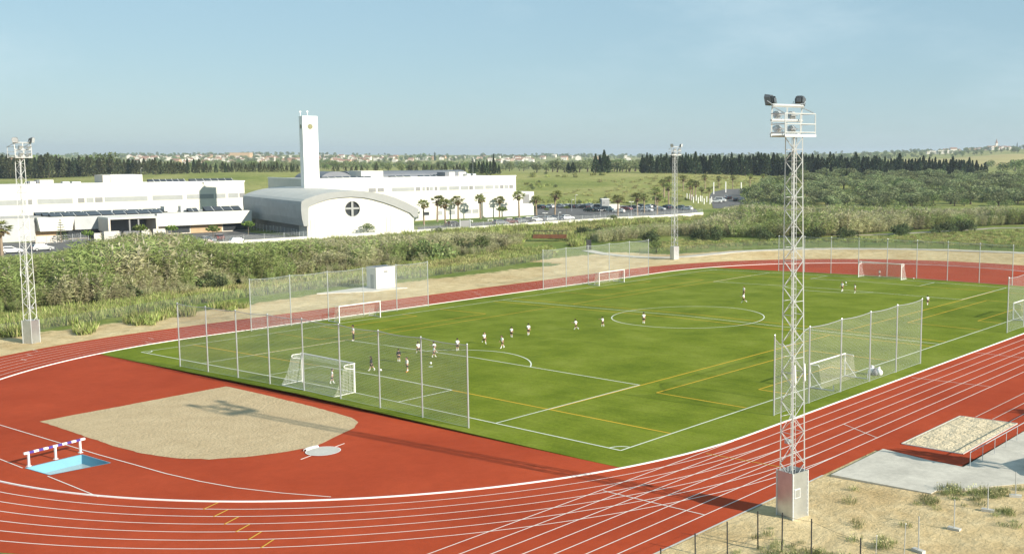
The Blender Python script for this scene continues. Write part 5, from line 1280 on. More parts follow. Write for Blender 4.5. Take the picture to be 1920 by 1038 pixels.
for i, (px, yb, yt) in enumerate(((795, 422.5, 372), (820, 416, 363.5), (835, 424, 370.5), (859.5, 411.5, 364), (901, 411, 362.5), (936.5, 408, 365.5), (973.5, 408, 355.5))):
    palm(px, yb, yt, 'fan palm before the long white block, ' + ('nearest the church', 'second from the church, tallest of the left pair', 'third from the church and set a little lower', 'fourth from the church', 'fifth from the church, alone before blank wall', 'sixth from the church beside a small green tree', 'last one, by the stair window')[i], 'palms before the long white block')
palm(1006, 404, 364, 'fan palm just right of the end of the long white block'); palm(1040.5, 402.5, 354.5, 'big green palm standing in the left part of the car park'); palm(1158.5, 405, 362, 'palm right beside the kiosk in the car park')
for px, yb, yt in ((1195, 404, 359), (1208, 399, 361), (1232, 402, 361)): palm(px, yb, yt, 'palm on the car park edge left of the distant mast, before parked cars', 'palms on the car park edge')
for px, yb, yt in ((1229, 388, 348), (1245, 372, 333), (1254, 386, 340), (1254, 366, 329)): palm(px, yb, yt, 'palm in the clump right behind the car park and left of the distant mast', 'palm clump behind the car park')
for px, yb, yt in ((1299, 373, 334), (1304, 374, 337), (1295, 376, 340), (1316, 372, 350), (1330, 373, 350)): palm(px, yb, yt, 'palm in the dark clump over the bollards at the far road', 'palm clump at the far road')
for px, yb, yt in ((1281, 358, 327), (1322, 354, 326), (1348, 354, 329), (1374, 355, 328), (1406, 350, 325), (1430, 346, 325)): palm(px, yb, yt, 'small palm in the spaced row at the foot of the meadow', 'spaced palm row at the meadow')
palm(4, 487, 408, 'big bushy palm at the left edge of the photo beside a white car')
# --- young street trees and an araucaria
YT = []
for i in range(3):
    v, f, c = blob_foliage([((0, 0, .78), (.30, .30, .16)), ((.15, .1, .70), (.22, .2, .12)), ((-.16, -.05, .72), (.22, .22, .12))], 220, .13, (.12, .19, .035), .35, (.18, .22, .05), .3)
    V_, F_, C_ = join([(v, f, c), tube_quads((0, 0, -.05), (0, 0, .75), .022, .012, (.2, .16, .12))]); YT.append(npmesh('young_tree', V_, F_, M['leaf'], C_))
for px, yb, h, lab in ((165, 457, 3.4, 'in front of the white low wall left of the portal'), (263, 452, 4.2, 'hiding the portal opening'), (322, 448, 3.6, 'right of the entrance portal'), (400, 452, 4.0, 'beside the dark parked cars'), (466, 440, 3.8, 'at the church flank'), (941, 410, 4.2, 'among the palms before the long block'), (983, 402.5, 2.8, 'under the stair window'), (1025, 401, 2.2, 'left of the big car park palm'), (1062, 399, 2.6, 'right of the big car park palm')):
    P = G(px, yb); o = link('young_tree', random.choice(YT), None, P, label='small light green street tree ' + lab, cat='tree'); o.scale = (h * 1.2, h * 1.2, h)
for x, y, h in ((62, 11.5, 7.5), (65.5, 27.5, 8.0), (63.5, 33, 7)):
    o = link('young_tree', random.choice(YT), None, (x, y, base_z(57)), label='young tree beyond the right edge whose shadow falls over the landing pit', cat='tree', group='trees beyond the right edge'); o.scale = (h * .55, h * .55, h)
P = G(115, 455); n = 260; h = RNG.random(n); tier = np.round(h * 8) / 8; th = RNG.random(n) * 2 * PI; rr = (1 - tier) ** .8 * .30 * RNG.uniform(.2, 1, n)
v, f, c = cards(np.stack([rr * np.cos(th), rr * np.sin(th), .15 + tier * .8], 1), np.stack([np.cos(th), np.sin(th), .15 + 0 * th], 1), np.full(n, .12), np.full(n, .04), shades(n, (.10, .14, .04), .3))
V_, F_, C_ = join([(v, f, c), tube_quads((0, 0, 0), (0, 0, 1), .02, .006, (.2, .15, .1))]); o = link('young_tree', npmesh('araucaria', V_, F_, M['leaf'], C_), None, P, label='small tiered conifer in front of the white fascia of the entrance wing', cat='tree'); o.scale = (5.2, 5.2, 5.6)
# --- reeds, weeds and grass: nobody could count them
def reed_clump(nst, h, spread, leafcol, drycol, pdry, seed, stems=True):
    rg = np.random.default_rng(seed); P = []; A = []; L_ = []; Wd = []; Cc = []
    for k in range(nst):
        az = rg.random() * 2 * PI; r = spread * math.sqrt(rg.random()); hh = h * rg.uniform(.65, 1.08); le = rg.uniform(.02, .38); b = np.array([math.cos(az) * r, math.sin(az) * r, 0]); d = np.array([math.cos(az) * le, math.sin(az) * le, 1.0]); d /= np.linalg.norm(d)
        dry = rg.random() < pdry; col = np.array(drycol if dry else leafcol)
        if stems: P.append(b + d * hh * .5); A.append(d); L_.append(hh); Wd.append(.05); Cc.append(np.array((.32, .29, .16)) * rg.uniform(.7, 1.2))
        for j in range(21):
            t = rg.uniform(.15, 1.0) ** .8; az2 = rg.random() * 2 * PI; dd = np.array([math.cos(az2), math.sin(az2), rg.uniform(-.5, .9)]); ln = rg.uniform(.5, .95) * (.3 + .13 * h); P.append(b + d * hh * t + dd * ln * .4); A.append(dd); L_.append(ln); Wd.append(.085); Cc.append(col * rg.uniform(.6, 1.4))
        if dry and rg.random() < .6: P.append(b + d * hh * 1.04); A.append(d); L_.append(.5); Wd.append(.16); Cc.append(np.array((.40, .37, .26)) * rg.uniform(.7, 1.2))
    v, f, c = cards(np.array(P), np.array(A), np.array(L_), np.array(Wd), np.array(Cc)); return npmesh('reed_clump', v, f, M['dryleaf'], np.clip(c, 0, 1))
PROTO = bpy.data.collections.new('plant_clumps')
def scatter(name, pts, scl, meshes, kindlabel):
    """one object: clump meshes instanced on points by geometry nodes"""
    col = bpy.data.collections.new(name + '_clumps'); 
    for m in meshes: col.objects.link(bpy.data.objects.new(name + '_clump', m))
    me = bpy.data.meshes.new(name); me.from_pydata([tuple(p) for p in pts], [], []); at = me.attributes.new('sc', 'FLOAT', 'POINT'); at.data.foreach_set('value', np.array(scl, np.float32))
    o = bpy.data.objects.new(name, me); COL.objects.link(o); tag(o, kind='stuff', label=kindlabel)
    ng = bpy.data.node_groups.new(name, 'GeometryNodeTree'); ng.interface.new_socket('Geometry', in_out='INPUT', socket_type='NodeSocketGeometry'); ng.interface.new_socket('Geometry', in_out='OUTPUT', socket_type='NodeSocketGeometry')
    N = ng.nodes; gi, go = N.new('NodeGroupInput'), N.new('NodeGroupOutput'); ci = N.new('GeometryNodeCollectionInfo'); ci.inputs[0].default_value = col; ci.inputs['Separate Children'].default_value = True; ci.inputs['Reset Children'].default_value = True
    ip = N.new('GeometryNodeInstanceOnPoints'); ip.inputs['Pick Instance'].default_value = True
    rv = N.new('FunctionNodeRandomValue'); rv.data_type = 'FLOAT_VECTOR'; rv.inputs[1].default_value = (.12, .12, 6.28); rv.inputs[0].default_value = (-.12, -.12, 0)
    na = N.new('GeometryNodeInputNamedAttribute'); na.data_type = 'FLOAT'; na.inputs[0].default_value = 'sc'
    ln = ng.links.new; ln(gi.outputs[0], ip.inputs['Points']); ln(ci.outputs[0], ip.inputs['Instance']); ln(rv.outputs[0], ip.inputs['Rotation']); ln(na.outputs[0], ip.inputs['Scale']); ln(ip.outputs[0], go.inputs[0])
    md = o.modifiers.new('scatter', 'NODES'); md.node_group = ng; return o
def in_poly(x, y, poly):
    c = False; n = len(poly)
    for i in range(n):
        (x1, y1), (x2, y2) = poly[i], poly[(i + 1) % n]
        if (y1 > y) != (y2 > y) and x < (x2 - x1) * (y - y1) / (y2 - y1) + x1: c = not c
    return c
def fill(poly, spacing, avoid=None):
    xs = [p[0] for p in poly]; ys = [p[1] for p in poly]; out = []; y = min(ys)
    while y < max(ys):
        x = min(xs)
        while x < max(xs):
            a, b = x + random.uniform(-.6, .6) * spacing, y + random.uniform(-.6, .6) * spacing
            if in_poly(a, b, poly) and not (avoid and avoid(a, b)): out.append((a, b, H(a, b) - .05))
            x += spacing
        y += spacing
    return out
GRN, DRY, MID = (.245, .30, .095), (.40, .37, .21), (.335, .35, .155)
R_green = [reed_clump(26, 3.6, .95, GRN, DRY, .12, 100 + i) for i in range(3)]
R_mid = [reed_clump(26, 3.4, .95, MID, DRY, .45, 200 + i) for i in range(3)]
R_dry = [reed_clump(26, 3.2, .9, (.35, .345, .17), (.40, .37, .21), .55, 300 + i) for i in range(3)]
SKL = ([-80, 0, 100, 150, 200, 250, 330, 400, 450, 570, 680, 780, 900, 980, 1060], [489, 486, 477, 468, 447, 436, 438, 458, 461, 453, 447, 441, 437, 440, 446])
SKR = ([1060, 1110, 1170, 1230, 1300, 1330, 1360, 1400, 1470, 1560, 1700, 1800, 1870, 1920, 2000], [446, 434, 426, 421, 418, 405, 389, 382, 386, 386, 389, 393, 386, 393, 393])
def px_of(x, y):
    s = (x - CAM[0]) * FH[0] + (y - CAM[1]) * FH[1]; t = (x - CAM[0]) * RH[0] + (y - CAM[1]) * RH[1]; return PX0 + FPX * t / s / 1.006, s
def cap(p, sc, h, sk, rag):
    px, s = px_of(p[0], p[1]); hm = CAM[2] - (np.interp(px, *sk) + random.uniform(-rag, rag) - HY) * s / FPX - p[2]; return min(sc, max(hm, .7) / h)
left_band = [(-70, -20), (-71.5, 3), (-73.5, 15), (-78.5, 33), (-81, 54), (-84.5, 80), (-90, 104), (-100, 122), (-112, 135), (-145, 175), (-147.5, 155), (-147.5, 125), (-149.5, 105), (-150, 86), (-158, 62), (-155, 40), (-150, 10), (-135, -20)]
ndist = lambda x, y: math.sin(x * .21 + 1.3) + math.sin(y * .16 + x * .07) + .6 * math.sin(y * .43 - x * .31)
bridge_gap = lambda x, y: (abs(x + 100) < 7 and abs(y - 129) < 7)
pts = fill(left_band, 1.45, bridge_gap); A_, B_, D_ = [], [], []
n2f = lambda x, y: math.sin(x * .50 + 2 * math.sin(y * .33)) * math.sin(y * .55 + x * .18 + 1)
for p in pts:
    n2 = n2f(p[0], p[1])
    if n2 < -.66 and random.random() < .85: continue
    if -p[0] - 71.5 - max(0, (p[1] - 3) * .17) < 12 and ndist(p[0] * 1.9 + 5, p[1] * 1.2) + random.uniform(-.5, .5) < -.5: continue
    v = ndist(p[0], p[1]) + random.uniform(-.9, .9) + (1.0 if 94 < -p[0] < 140 and 0 < p[1] < 80 else -.7); bias = (p[1] - 62) / 42
    # the stream's far bank is lower so the school shows above the canes
    far = smooth(-p[0], 100, 140); sc = random.uniform(.85, 1.15) * (1.12 - .42 * float(far)) * (1 + .16 * ndist(p[0] * 1.7, p[1] * 1.4)) * (.32 + .68 * float(smooth(-p[0] - 71.5 - max(0, (p[1] - 3) * .17), 0, 13 + 4 * ndist(p[1], p[0] * .3))))
    if p[1] > 100: sc *= .85
    sc = cap(p, sc * 1.2 * (1 + .34 * n2), 3.7, SKL, 7)
    (A_ if v - bias > .1 else (D_ if v - bias < -1.2 else B_)).append((p, sc))
for nm, lst, ms, lab in (('green_reeds', A_, R_green, 'green reeds filling the stream bed on the left'), ('mixed_reeds', B_, R_mid, 'olive and straw coloured reeds along the stream'), ('dry_reeds', D_, R_dry, 'dry straw coloured reeds along the stream')):
    scatter(nm, [p for p, _ in lst], [s for _, s in lst], ms, lab)
right_band = pxpoly([(1070, 437), (1170, 424), (1230, 419), (1300, 415), (1330, 408), (1370, 405), (1420, 403), (1470, 406), (1600, 404), (1720, 403), (1860, 402), (1960, 402), (1990, 419), (1880, 423), (1800, 428), (1700, 433), (1600, 441), (1500, 446), (1400, 446), (1300, 443), (1240, 444), (1180, 452), (1115, 458), (1085, 446)])
pts = fill(right_band, 2.0); A_, B_, D_ = [], [], []
for p in pts:
    v = ndist(p[0] * .8, p[1] * .8) + random.uniform(-.9, .9); (A_ if v > .3 else (D_ if v < -1.6 else B_)).append((p, cap(p, 1.1 * random.uniform(.95, 1.3) * (1 + .2 * ndist(p[0], p[1])), 3.7, SKR, 4)))
for nm, lst, ms, lab in (('green_reeds', A_, R_green, 'green reeds in the belt behind the concrete path'), ('mixed_reeds', B_, R_mid, 'olive reeds in the belt behind the concrete path'), ('dry_reeds', D_, R_dry, 'dry reeds in the belt behind the concrete path')):
    scatter(nm, [p for p, _ in lst], [s for _, s in lst], ms, lab)
# dark evergreen scrub at the foot of the reeds
pts = []; sc = []
for px, py, n in ((400, 540, 3), (345, 478, 5), (20, 580, 3), (240, 560, 3), (845, 470, 6), (1215, 452, 7), (1310, 447, 8), (1340, 449, 8), (1445, 450, 6), (1530, 447, 7), (1590, 446, 6), (1690, 440, 8), (1790, 433, 9), (1810, 432, 9), (1760, 436, 5), (1100, 444, 5), (1110, 442, 5)):
    for k in range(n): P = G(px + random.uniform(-14, 14), py + random.uniform(-3, 3)); pts.append(tuple(P)); sc.append(random.uniform(1.3, 2.9))
DK = []
for i in range(3):
    v, f, c = blob_foliage([((RNG.uniform(-.5, .5), RNG.uniform(-.5, .5), RNG.uniform(.3, .75)), (RNG.uniform(.25, .5), RNG.uniform(.25, .5), RNG.uniform(.22, .4))) for _ in range(5)], 420, .15, (.075, .10, .038), .5, (.13, .15, .06), .3); DK.append(npmesh('dark_scrub', v, f, M['leaf'], c))
scatter('dark_scrub', pts, sc, DK, 'dark evergreen scrub in gaps of the reeds')
UGM = []
for i in range(3):
    v, f, c = blob_foliage([((RNG.uniform(-.5, .5), RNG.uniform(-.5, .5), RNG.uniform(.2, .6)), (RNG.uniform(.3, .6), RNG.uniform(.3, .6), RNG.uniform(.2, .35))) for _ in range(5)], 380, .15, (.14, .185, .06), .5, (.20, .23, .09), .4); UGM.append(npmesh('undergrowth', v, f, M['leaf'], c))  # darker than the olive crowns: shade of the grove's gaps put into the colour
scatter('grove_undergrowth', UG, [random.uniform(2.0, 4.2) for _ in UG], UGM, 'bushy undergrowth between the olive trees')
wp = []; ws = []
for px, py in [(random.uniform(150, 470), random.uniform(470, 545)) for _ in range(34)] + [(random.uniform(0, 980), random.uniform(470, 560)) for _ in range(60)]:
    P = G(px, py)
    if in_poly(P.x, P.y, left_band): wp.append(tuple(P)); ws.append(cap(P, random.uniform(2.6, 5.2), 1.0, SKL, 3))
scatter('stream_bushes', wp, ws, UGM + GR[:2], 'rounded green bushes among the reeds of the stream bed')
# grass and weeds
def tuft(n, h, spread, base, mixc, pm, seed, w=.05, flowers=0):
    rg = np.random.default_rng(seed); az = rg.random(n) * 2 * PI; r = spread * np.sqrt(rg.random(n)); hh = h * rg.uniform(.5, 1.15, n); le = rg.uniform(.1, .7, n)
    A = np.stack([np.cos(az + rg.normal(size=n)) * le, np.sin(az + rg.normal(size=n)) * le, np.ones(n)], 1); Bp = np.stack([r * np.cos(az), r * np.sin(az), hh * .42], 1)
    parts = [cards(Bp, A, hh, np.full(n, w), shades(n, base, .4, mixc, pm))]
    if flowers: k = flowers; q = rg.random(k) * 2 * PI; rr = spread * np.sqrt(rg.random(k)); parts.append(cards(np.stack([rr * np.cos(q), rr * np.sin(q), h * rg.uniform(.7, 1.1, k)], 1), rg.normal(size=(k, 3)), np.full(k, .09), np.full(k, .09), shades(k, (.62, .58, .28), .2)))
    v, f, c = join(parts); return npmesh('grass_tuft', v, f, M['dryleaf'], c)
G_long = [tuft(90, 1.0, .9, (.25, .30, .08), (.38, .36, .16), .35, 400 + i, .09) for i in range(3)]
G_dry = [tuft(80, .7, .9, (.38, .34, .15), (.22, .26, .07), .3, 420 + i, .09, 5) for i in range(3)]
grass_strip = [(-57.5, -18), (-58.5, 3), (-61, 11), (-65.5, 27), (-66.5, 41), (-66.5, 66), (-68.5, 82), (-71, 96), (-77, 110), (-92, 122), (-90, 106), (-85.5, 82), (-82, 54), (-79.5, 33), (-75, 15), (-72, 3), (-71, -18)]
pts = fill(grass_strip, 1.25); a, b = [], []
for p in pts: (a if ndist(p[0] * 1.3, p[1] * .9) + random.uniform(-1, 1) + .1 > 0 else b).append(p)
scatter('tall_grass', a, [random.uniform(.6, 1.25) for _ in a], G_long, 'tall green grass between the fence and the reeds'); scatter('dry_grass', b, [random.uniform(.6, 1.2) for _ in b], G_dry, 'yellowing grass and weeds beside the fence')
pts = [];
for px, py, rx, n in ((265, 604, 26, 26), (160, 622, 16, 12), (70, 610, 30, 16), (20, 628, 25, 14), (110, 606, 30, 14), (430, 578, 30, 8), (330, 590, 30, 8)):
    for _ in range(n): P = G(px + random.gauss(0, rx * .5), py + random.gauss(0, 2.5)); pts.append(tuple(P))
scatter('roadside_weeds', pts, [random.uniform(.7, 1.5) for _ in pts], G_long, 'green weeds on the sandy strip at the left')
back_strip = pxpoly([(1225, 476), (1300, 468), (1400, 462), (1560, 455), (1700, 456), (1930, 467), (1990, 466), (1990, 428), (1850, 434), (1700, 441), (1600, 447), (1500, 451), (1400, 451), (1300, 449), (1240, 452)])
pts = fill(back_strip, 1.9); a, b = [], []
for p in pts: (a if ndist(p[0] * .6, p[1] * .6) + random.uniform(-1.2, 1.2) > -.3 else b).append(p)
scatter('tall_grass', a, [random.uniform(.35, .9) for _ in a], G_long, 'green weeds behind the concrete path'); scatter('dry_grass', b, [random.uniform(.4, .9) for _ in b], G_dry, 'dry weeds behind the concrete path')
W_fg = [tuft(70, .55, .55, (.19, .23, .08), (.32, .30, .14), .4, 440 + i, .03, 8) for i in range(2)] + [tuft(70, .4, .5, (.14, .19, .07), (.28, .26, .12), .35, 450, .028)]
pts = []
for px, py, rx, ry, n in ((1785, 925, 30, 10, 34), (1830, 930, 40, 12, 44), (1745, 940, 26, 10, 22), (1870, 925, 20, 8, 12), (1655, 1030, 20, 25, 16), (1475, 1035, 26, 12, 40), (1530, 1042, 30, 10, 36), (1440, 998, 14, 8, 8), (1600, 990, 50, 25, 7), (1880, 975, 40, 14, 16), (1590, 928, 30, 10, 5), (1400, 1030, 40, 14, 10), (1905, 965, 20, 6, 8), (1690, 1000, 60, 30, 6)):
    for _ in range(max(2, int(n * .45))): P = G(px + random.gauss(0, rx * .75), py + random.gauss(0, ry * .75)); pts.append(tuple(P))
scatter('sand_weeds', pts, [random.uniform(.35, .85) for _ in pts], W_fg, 'weeds with pale flowers on the sand at the lower right')
pts = [];
for _ in range(130): t = random.random(); x = random.uniform(54.8, 61); y = random.uniform(11.2, 25); pts.append((x, y, base_z(55) + .5)) if in_poly(x, y, [(54.5, 11.8), (56, 10.4), (59.6, 16), (62, 25.5), (58.8, 25.5)]) else None
scatter('planter_grass', pts, [random.uniform(.5, .9) for _ in pts], W_fg, 'grass on top of the planter at the right edge')
low_mead = pxpoly([(800, 500), (860, 478), (985, 470), (1085, 462), (1110, 447), (1070, 434), (1160, 424), (1320, 411), (1312, 405), (1160, 415), (1000, 424), (880, 433), (700, 446), (560, 455), (560, 462), (700, 455), (860, 445), (960, 447), (900, 465)])
pts = [p for p in fill(low_mead, 1.9) if not (975 < px_of(p[0], p[1])[0] < 1068 and -110 < p[0] < -86 and 112 < p[1] < 139)]; a, b = [], []
for p in pts: (a if ndist(p[0] * .6, p[1] * .6) + random.uniform(-1.2, 1.2) > -.4 else b).append(p)
scatter('tall_grass', a, [cap(p, random.uniform(.8, 1.8), 1.0, ([-80, 2100], [405, 405]), 3) for p in a], G_long, 'tall green grass round the footbridge'); scatter('dry_grass', b, [random.uniform(.7, 1.6) for _ in b], G_dry, 'yellow green grass round the footbridge')
mead = pxpoly([(985, 384), (1130, 384), (1240, 380), (1300, 378), (1330, 364), (1380, 350), (1440, 340), (1400, 330), (1200, 327), (1000, 327), (975, 345)])
pts = fill(mead, 5.0); a, b = [], []
for p in pts:
    v = ndist(p[0] * .18, p[1] * .12) + random.uniform(-1, 1); px, s_ = px_of(p[0], p[1])
    if s_ < 455 or v > 1.5: a.append(p)
    elif v < -1.0: b.append(p)
scatter('meadow_scrub', a, [random.uniform(.8, 2.2) for _ in a], G_long + DK[:1], 'green tufts over the meadow behind the car park'); scatter('meadow_straw', b, [random.uniform(.8, 1.6) for _ in b], G_dry, 'straw coloured tufts over the meadow')
# far hills: scattered groves
pts = []; sc = []
for _ in range(4200):
    px, s = random.uniform(-80, 2000), 700 + 2900 * random.random() ** 1.1; P = gh(px, s); y = HY + FPX * (CAM[2] - P.z) / s
    if px > 1690 and 1080 < s < 1800: continue
    if 770 < px < 880 and 1780 < s < 2170: continue
    if 940 < px < 1210 and s < 760: continue
    if s < 900 and random.random() < .5: continue
    if ndist(P.x * .03, P.y * .03) + random.uniform(-1.2, 1.2) > -.5: pts.append(tuple(P)); sc.append(random.uniform(3.5, 7) * (1 + s / 5000))
scatter('far_groves', pts, sc, OL[:3] + GR[:2], 'far groves of trees over the hills')
# ================================================================== THE FAR TOWNS
def house_mesh(w, d, h, wallm, gable):
    mb = MB(); mb.box(-w / 2, w / 2, -d / 2, d / 2, -2, h); mb.cur = 1; o = .3; r = w * .22
    if gable: mb.face([(-w / 2 - o, -d / 2 - o, h), (w / 2 + o, -d / 2 - o, h), (w / 2 + o, 0, h + r), (-w / 2 - o, 0, h + r)]); mb.face([(w / 2 + o, d / 2 + o, h), (-w / 2 - o, d / 2 + o, h), (-w / 2 - o, 0, h + r), (w / 2 + o, 0, h + r)]); mb.cur = 0; mb.face([(-w / 2, -d / 2, h), (-w / 2, 0, h + r), (-w / 2, d / 2, h)]); mb.face([(w / 2, -d / 2, h), (w / 2, d / 2, h), (w / 2, 0, h + r)])
    else: mb.box(-w / 2 - .2, w / 2 + .2, -d / 2 - .2, d / 2 + .2, h, h + .5)
    mb.cur = 2
    for x in (-w * .28, w * .05, w * .30): mb.box(x - .5, x + .5, -d / 2 - .03, -d / 2 + .02, h * .45, h * .45 + 1.3)
    return mb.mesh('house', [wallm, M['roof_tile'] if gable else wallm, M['shade']])
M['ochre'] = mat('ochre_render', (.52, .36, .22), .9, .1, .2); M['pinkw'] = mat('pinkish_render', (.56, .42, .34), .9, .1, .2); M['housew'] = mat('house_render', (.66, .62, .56), .9, .08, .1)
kinds = [('small white house with a red tiled roof', [house_mesh(9, 8, 3.6, M['housew'], True), house_mesh(12, 9, 5.5, M['housew'], True)]), ('flat roofed white house', [house_mesh(9, 9, 6, M['housew'], False), house_mesh(13, 9, 4, M['housew'], False)]), ('ochre house with a red tiled roof', [house_mesh(11, 8, 5, M['ochre'], True), house_mesh(9, 8, 4, M['pinkw'], True)])]
def town(n, xr, sr, where, grp, sc=(1, 1.5), keep=None):
    for _ in range(n):
        for _t in range(30):
            px, s = random.uniform(*xr), random.uniform(*sr)
            if keep is None or keep(px, s): break
        lab, ms = random.choices(kinds, (5, 3, 2.4))[0]; P = gh(px, s); o = link('house', random.choice(ms), None, P, label=lab + ' ' + where, cat='house', group=lab + 's ' + where); k = random.uniform(*sc); o.scale = (k, k, k); o.rotation_euler = (0, 0, random.choice((0, 1.57)) + random.uniform(.4, .9))
town(158, (255, 700), (1750, 2950), 'in the far town', 't', (.75, 1.25))
town(62, (690, 1000), (2000, 3000), 'in the suburb right of the tower', 't', (.75, 1.2), lambda px, s: not (780 < px < 870 and s < 2250))
town(14, (1000, 1180), (2300, 3100), 'on the far central plain', 't', (1, 1.5))
town(12, (-10, 70), (900, 1500), 'behind the cypresses at the left edge', 't', (1.1, 1.7))
town(52, (1700, 1885), (2350, 2650), 'on the ridge at the far right', 't', (.7, 1.15), lambda px, s: s > 2750 - (px - 1700) * 2.2)
for px, s, w, d, h, lab in ((462, 2500, 46, 20, 13, 'large ochre building on the skyline of the far town'), (1762, 2300, 26, 14, 7, 'long white farm building on the slope at the far right'), (1743, 2350, 30, 12, 6, 'low grey white shed left of the white farm building'), (1780, 2300, 14, 12, 9, 'white house with a steep roof right of the farm building'), (8, 960, 34, 14, 7, 'long white shed behind the cypresses at the left edge')):
    P = gh(px, s); o = link('farm_building' if px > 1000 else 'large_building', house_mesh(w, d, h, M['ochre'] if 'ochre' in lab else M['housew'], 'steep' in lab), None, P, label=lab, cat='building'); o.rotation_euler = (0, 0, .65)
P = gh(1853, 2480); r = empty('village_church', P, .7, 'village church with a spire on the far right ridge', 'church')
mb = MB(); mb.box(-12, 6, -6, 6, -2, 9); mb.build('nave', M['ochre'], r); mb = MB(); mb.box(6, 11, -2.5, 2.5, -2, 15); mb.build('tower', M['housew'], r); mb = MB(); mb.tube((8.5, 0, 15), (8.5, 0, 25), 2.8, .1, 8); mb.build('spire', M['roof_tile'], r)
for px, s, yt in ((1898, 2450, 267), (1910, 2440, 270), (1918, 2440, 265), (1880, 2450, 277), (1066, 2600, 286), (1168, 2700, 287), (820, 2300, 285), (800, 2350, 286), (790, 2350, 287)):
    P = gh(px, s); h = max(6, CAM[2] - (yt - HY) * s / FPX - P.z); o = link('broad_tree', random.choice(GR + CYP[:1]), None, P, label='dark tree standing out on the far skyline', cat='tree', group='skyline trees'); o.scale = (h * .8, h * .8, h)
# ================================================================== CARS AND CAR PARK FURNITURE
CARM = {}
def carpaint(nm, c):
    m, nt, b, out = newmat('car_paint_' + nm); b.inputs['Base Color'].default_value = (*c, 1); b.inputs['Roughness'].default_value = .28; b.inputs['Metallic'].default_value = .1; b.inputs['Coat Weight'].default_value = .6; return m
PAINT = {'white': (.72, .72, .70), 'silver': (.42, .43, .44), 'grey': (.16, .17, .18), 'black': (.02, .021, .023), 'red': (.22, .03, .025), 'dark red': (.10, .025, .022), 'dark blue': (.025, .035, .06), 'dark green': (.02, .05, .04), 'teal grey': (.10, .15, .16)}
CARM = {k: carpaint(k.replace(' ', '_'), v) for k, v in PAINT.items()}
M['headlamp'] = mat('lamp_lens', (.6, .6, .6), .1, .05, 3, spec=.7); M['taillamp'] = mat('tail_lens', (.30, .02, .02), .2, .05, 3)
def car_profile(van): 
    if van: return [(-2.25, .30), (-2.3, .75), (-2.25, 1.75), (-2.0, 1.95), (.9, 1.95), (1.55, 1.25), (2.2, 1.05), (2.3, .65), (2.25, .30)]
    return [(-2.08, .30), (-2.14, .70), (-2.0, .98), (-1.86, 1.0), (-1.5, 1.42), (-1.1, 1.48), (.1, 1.46), (.85, 1.0), (1.75, .86), (2.05, .70), (2.10, .30)]
def car_body(van, m):
    pr = car_profile(van); mb = MB(); hw = .88
    def ww(z): return hw if z < .95 else hw - (z - .95) * .28
    Lf = [(x, ww(z), z) for x, z in pr]; Rt = [(x, -ww(z), z) for x, z in pr]; n = len(pr)
    mb.face(Lf); mb.face(list(reversed(Rt)))
    for i in range(n): j = (i + 1) % n; mb.face([Lf[j], Lf[i], Rt[i], Rt[j]])
    me = mb.mesh('body', m); return me
def car_glass(van):
    mb = MB(); e = .012; ww = lambda z: .88 - max(0, z - .95) * .28 + e
    q = [(-2.0, 1.15), (.95, 1.15), (.80, 1.75), (-1.95, 1.75)] if van else [(-1.72, 1.04), (.60, 1.04), (.10, 1.38), (-1.38, 1.38)]
    for s in (1, -1): mb.face([(x, s * ww(z), z) for x, z in (q if s > 0 else reversed(q))])
    ws = ((1.50, 1.30), (.95, 1.88)) if van else ((.80, 1.04), (.16, 1.42)); rs = ((-2.27, 1.15), (-2.26, 1.70)) if van else ((-1.84, 1.04), (-1.52, 1.40))
    for (x0, z0), (x1, z1), sg in ((*ws, 1), (*rs, -1)):
        y0, y1 = .70, .62; o = .02 * sg; mb.face([(x0 + o, -y0, z0 + .01), (x0 + o, y0, z0 + .01), (x1 + o, y1, z1 + .01), (x1 + o, -y1, z1 + .01)][::sg])
    return mb.mesh('window', M['glass'])
def wheel_me():
    mb = MB(); mb.tube((0, -.10, 0), (0, .10, 0), .31, .31, 14); mb.cur = 1; mb.tube((0, -.105, 0), (0, .105, 0), .18, .18, 10); return mb.mesh('wheel', [M['tyre'], M['galv']])
BODY = {}; GLS = {v: car_glass(v) for v in (0, 1)}; WH = wheel_me()
mb = MB()
for y in (-.6, .6): mb.box(2.06, 2.115, y - .2, y + .2, .62, .76)
HL = mb.mesh('headlight', M['headlamp'])
mb = MB()
for y in (-.65, .65): mb.box(-2.15, -2.06, y - .16, y + .16, .72, .90)
TL = mb.mesh('tail_light', M['taillamp'])
def car(px, py, colr, heading, label, van=0, group=None, k=1.0, name=None):
    P = G(px, py); r = empty('parked_van' if van else 'parked_car', P, heading, label, 'van' if van else 'car', group)
    if (van, colr) not in BODY: BODY[(van, colr)] = car_body(van, CARM[colr])
    link('body', BODY[(van, colr)], r); link('window', GLS[van], r); link('headlight', HL, r); link('tail_light', TL, r)
    for x in (-1.32, 1.30):
        for y in (-.79, .79): link('wheel', WH, r, (x, y, .31))
    r.scale = (k, k, k); P.z += .06; r.location = P
B_ = 'back parking row'
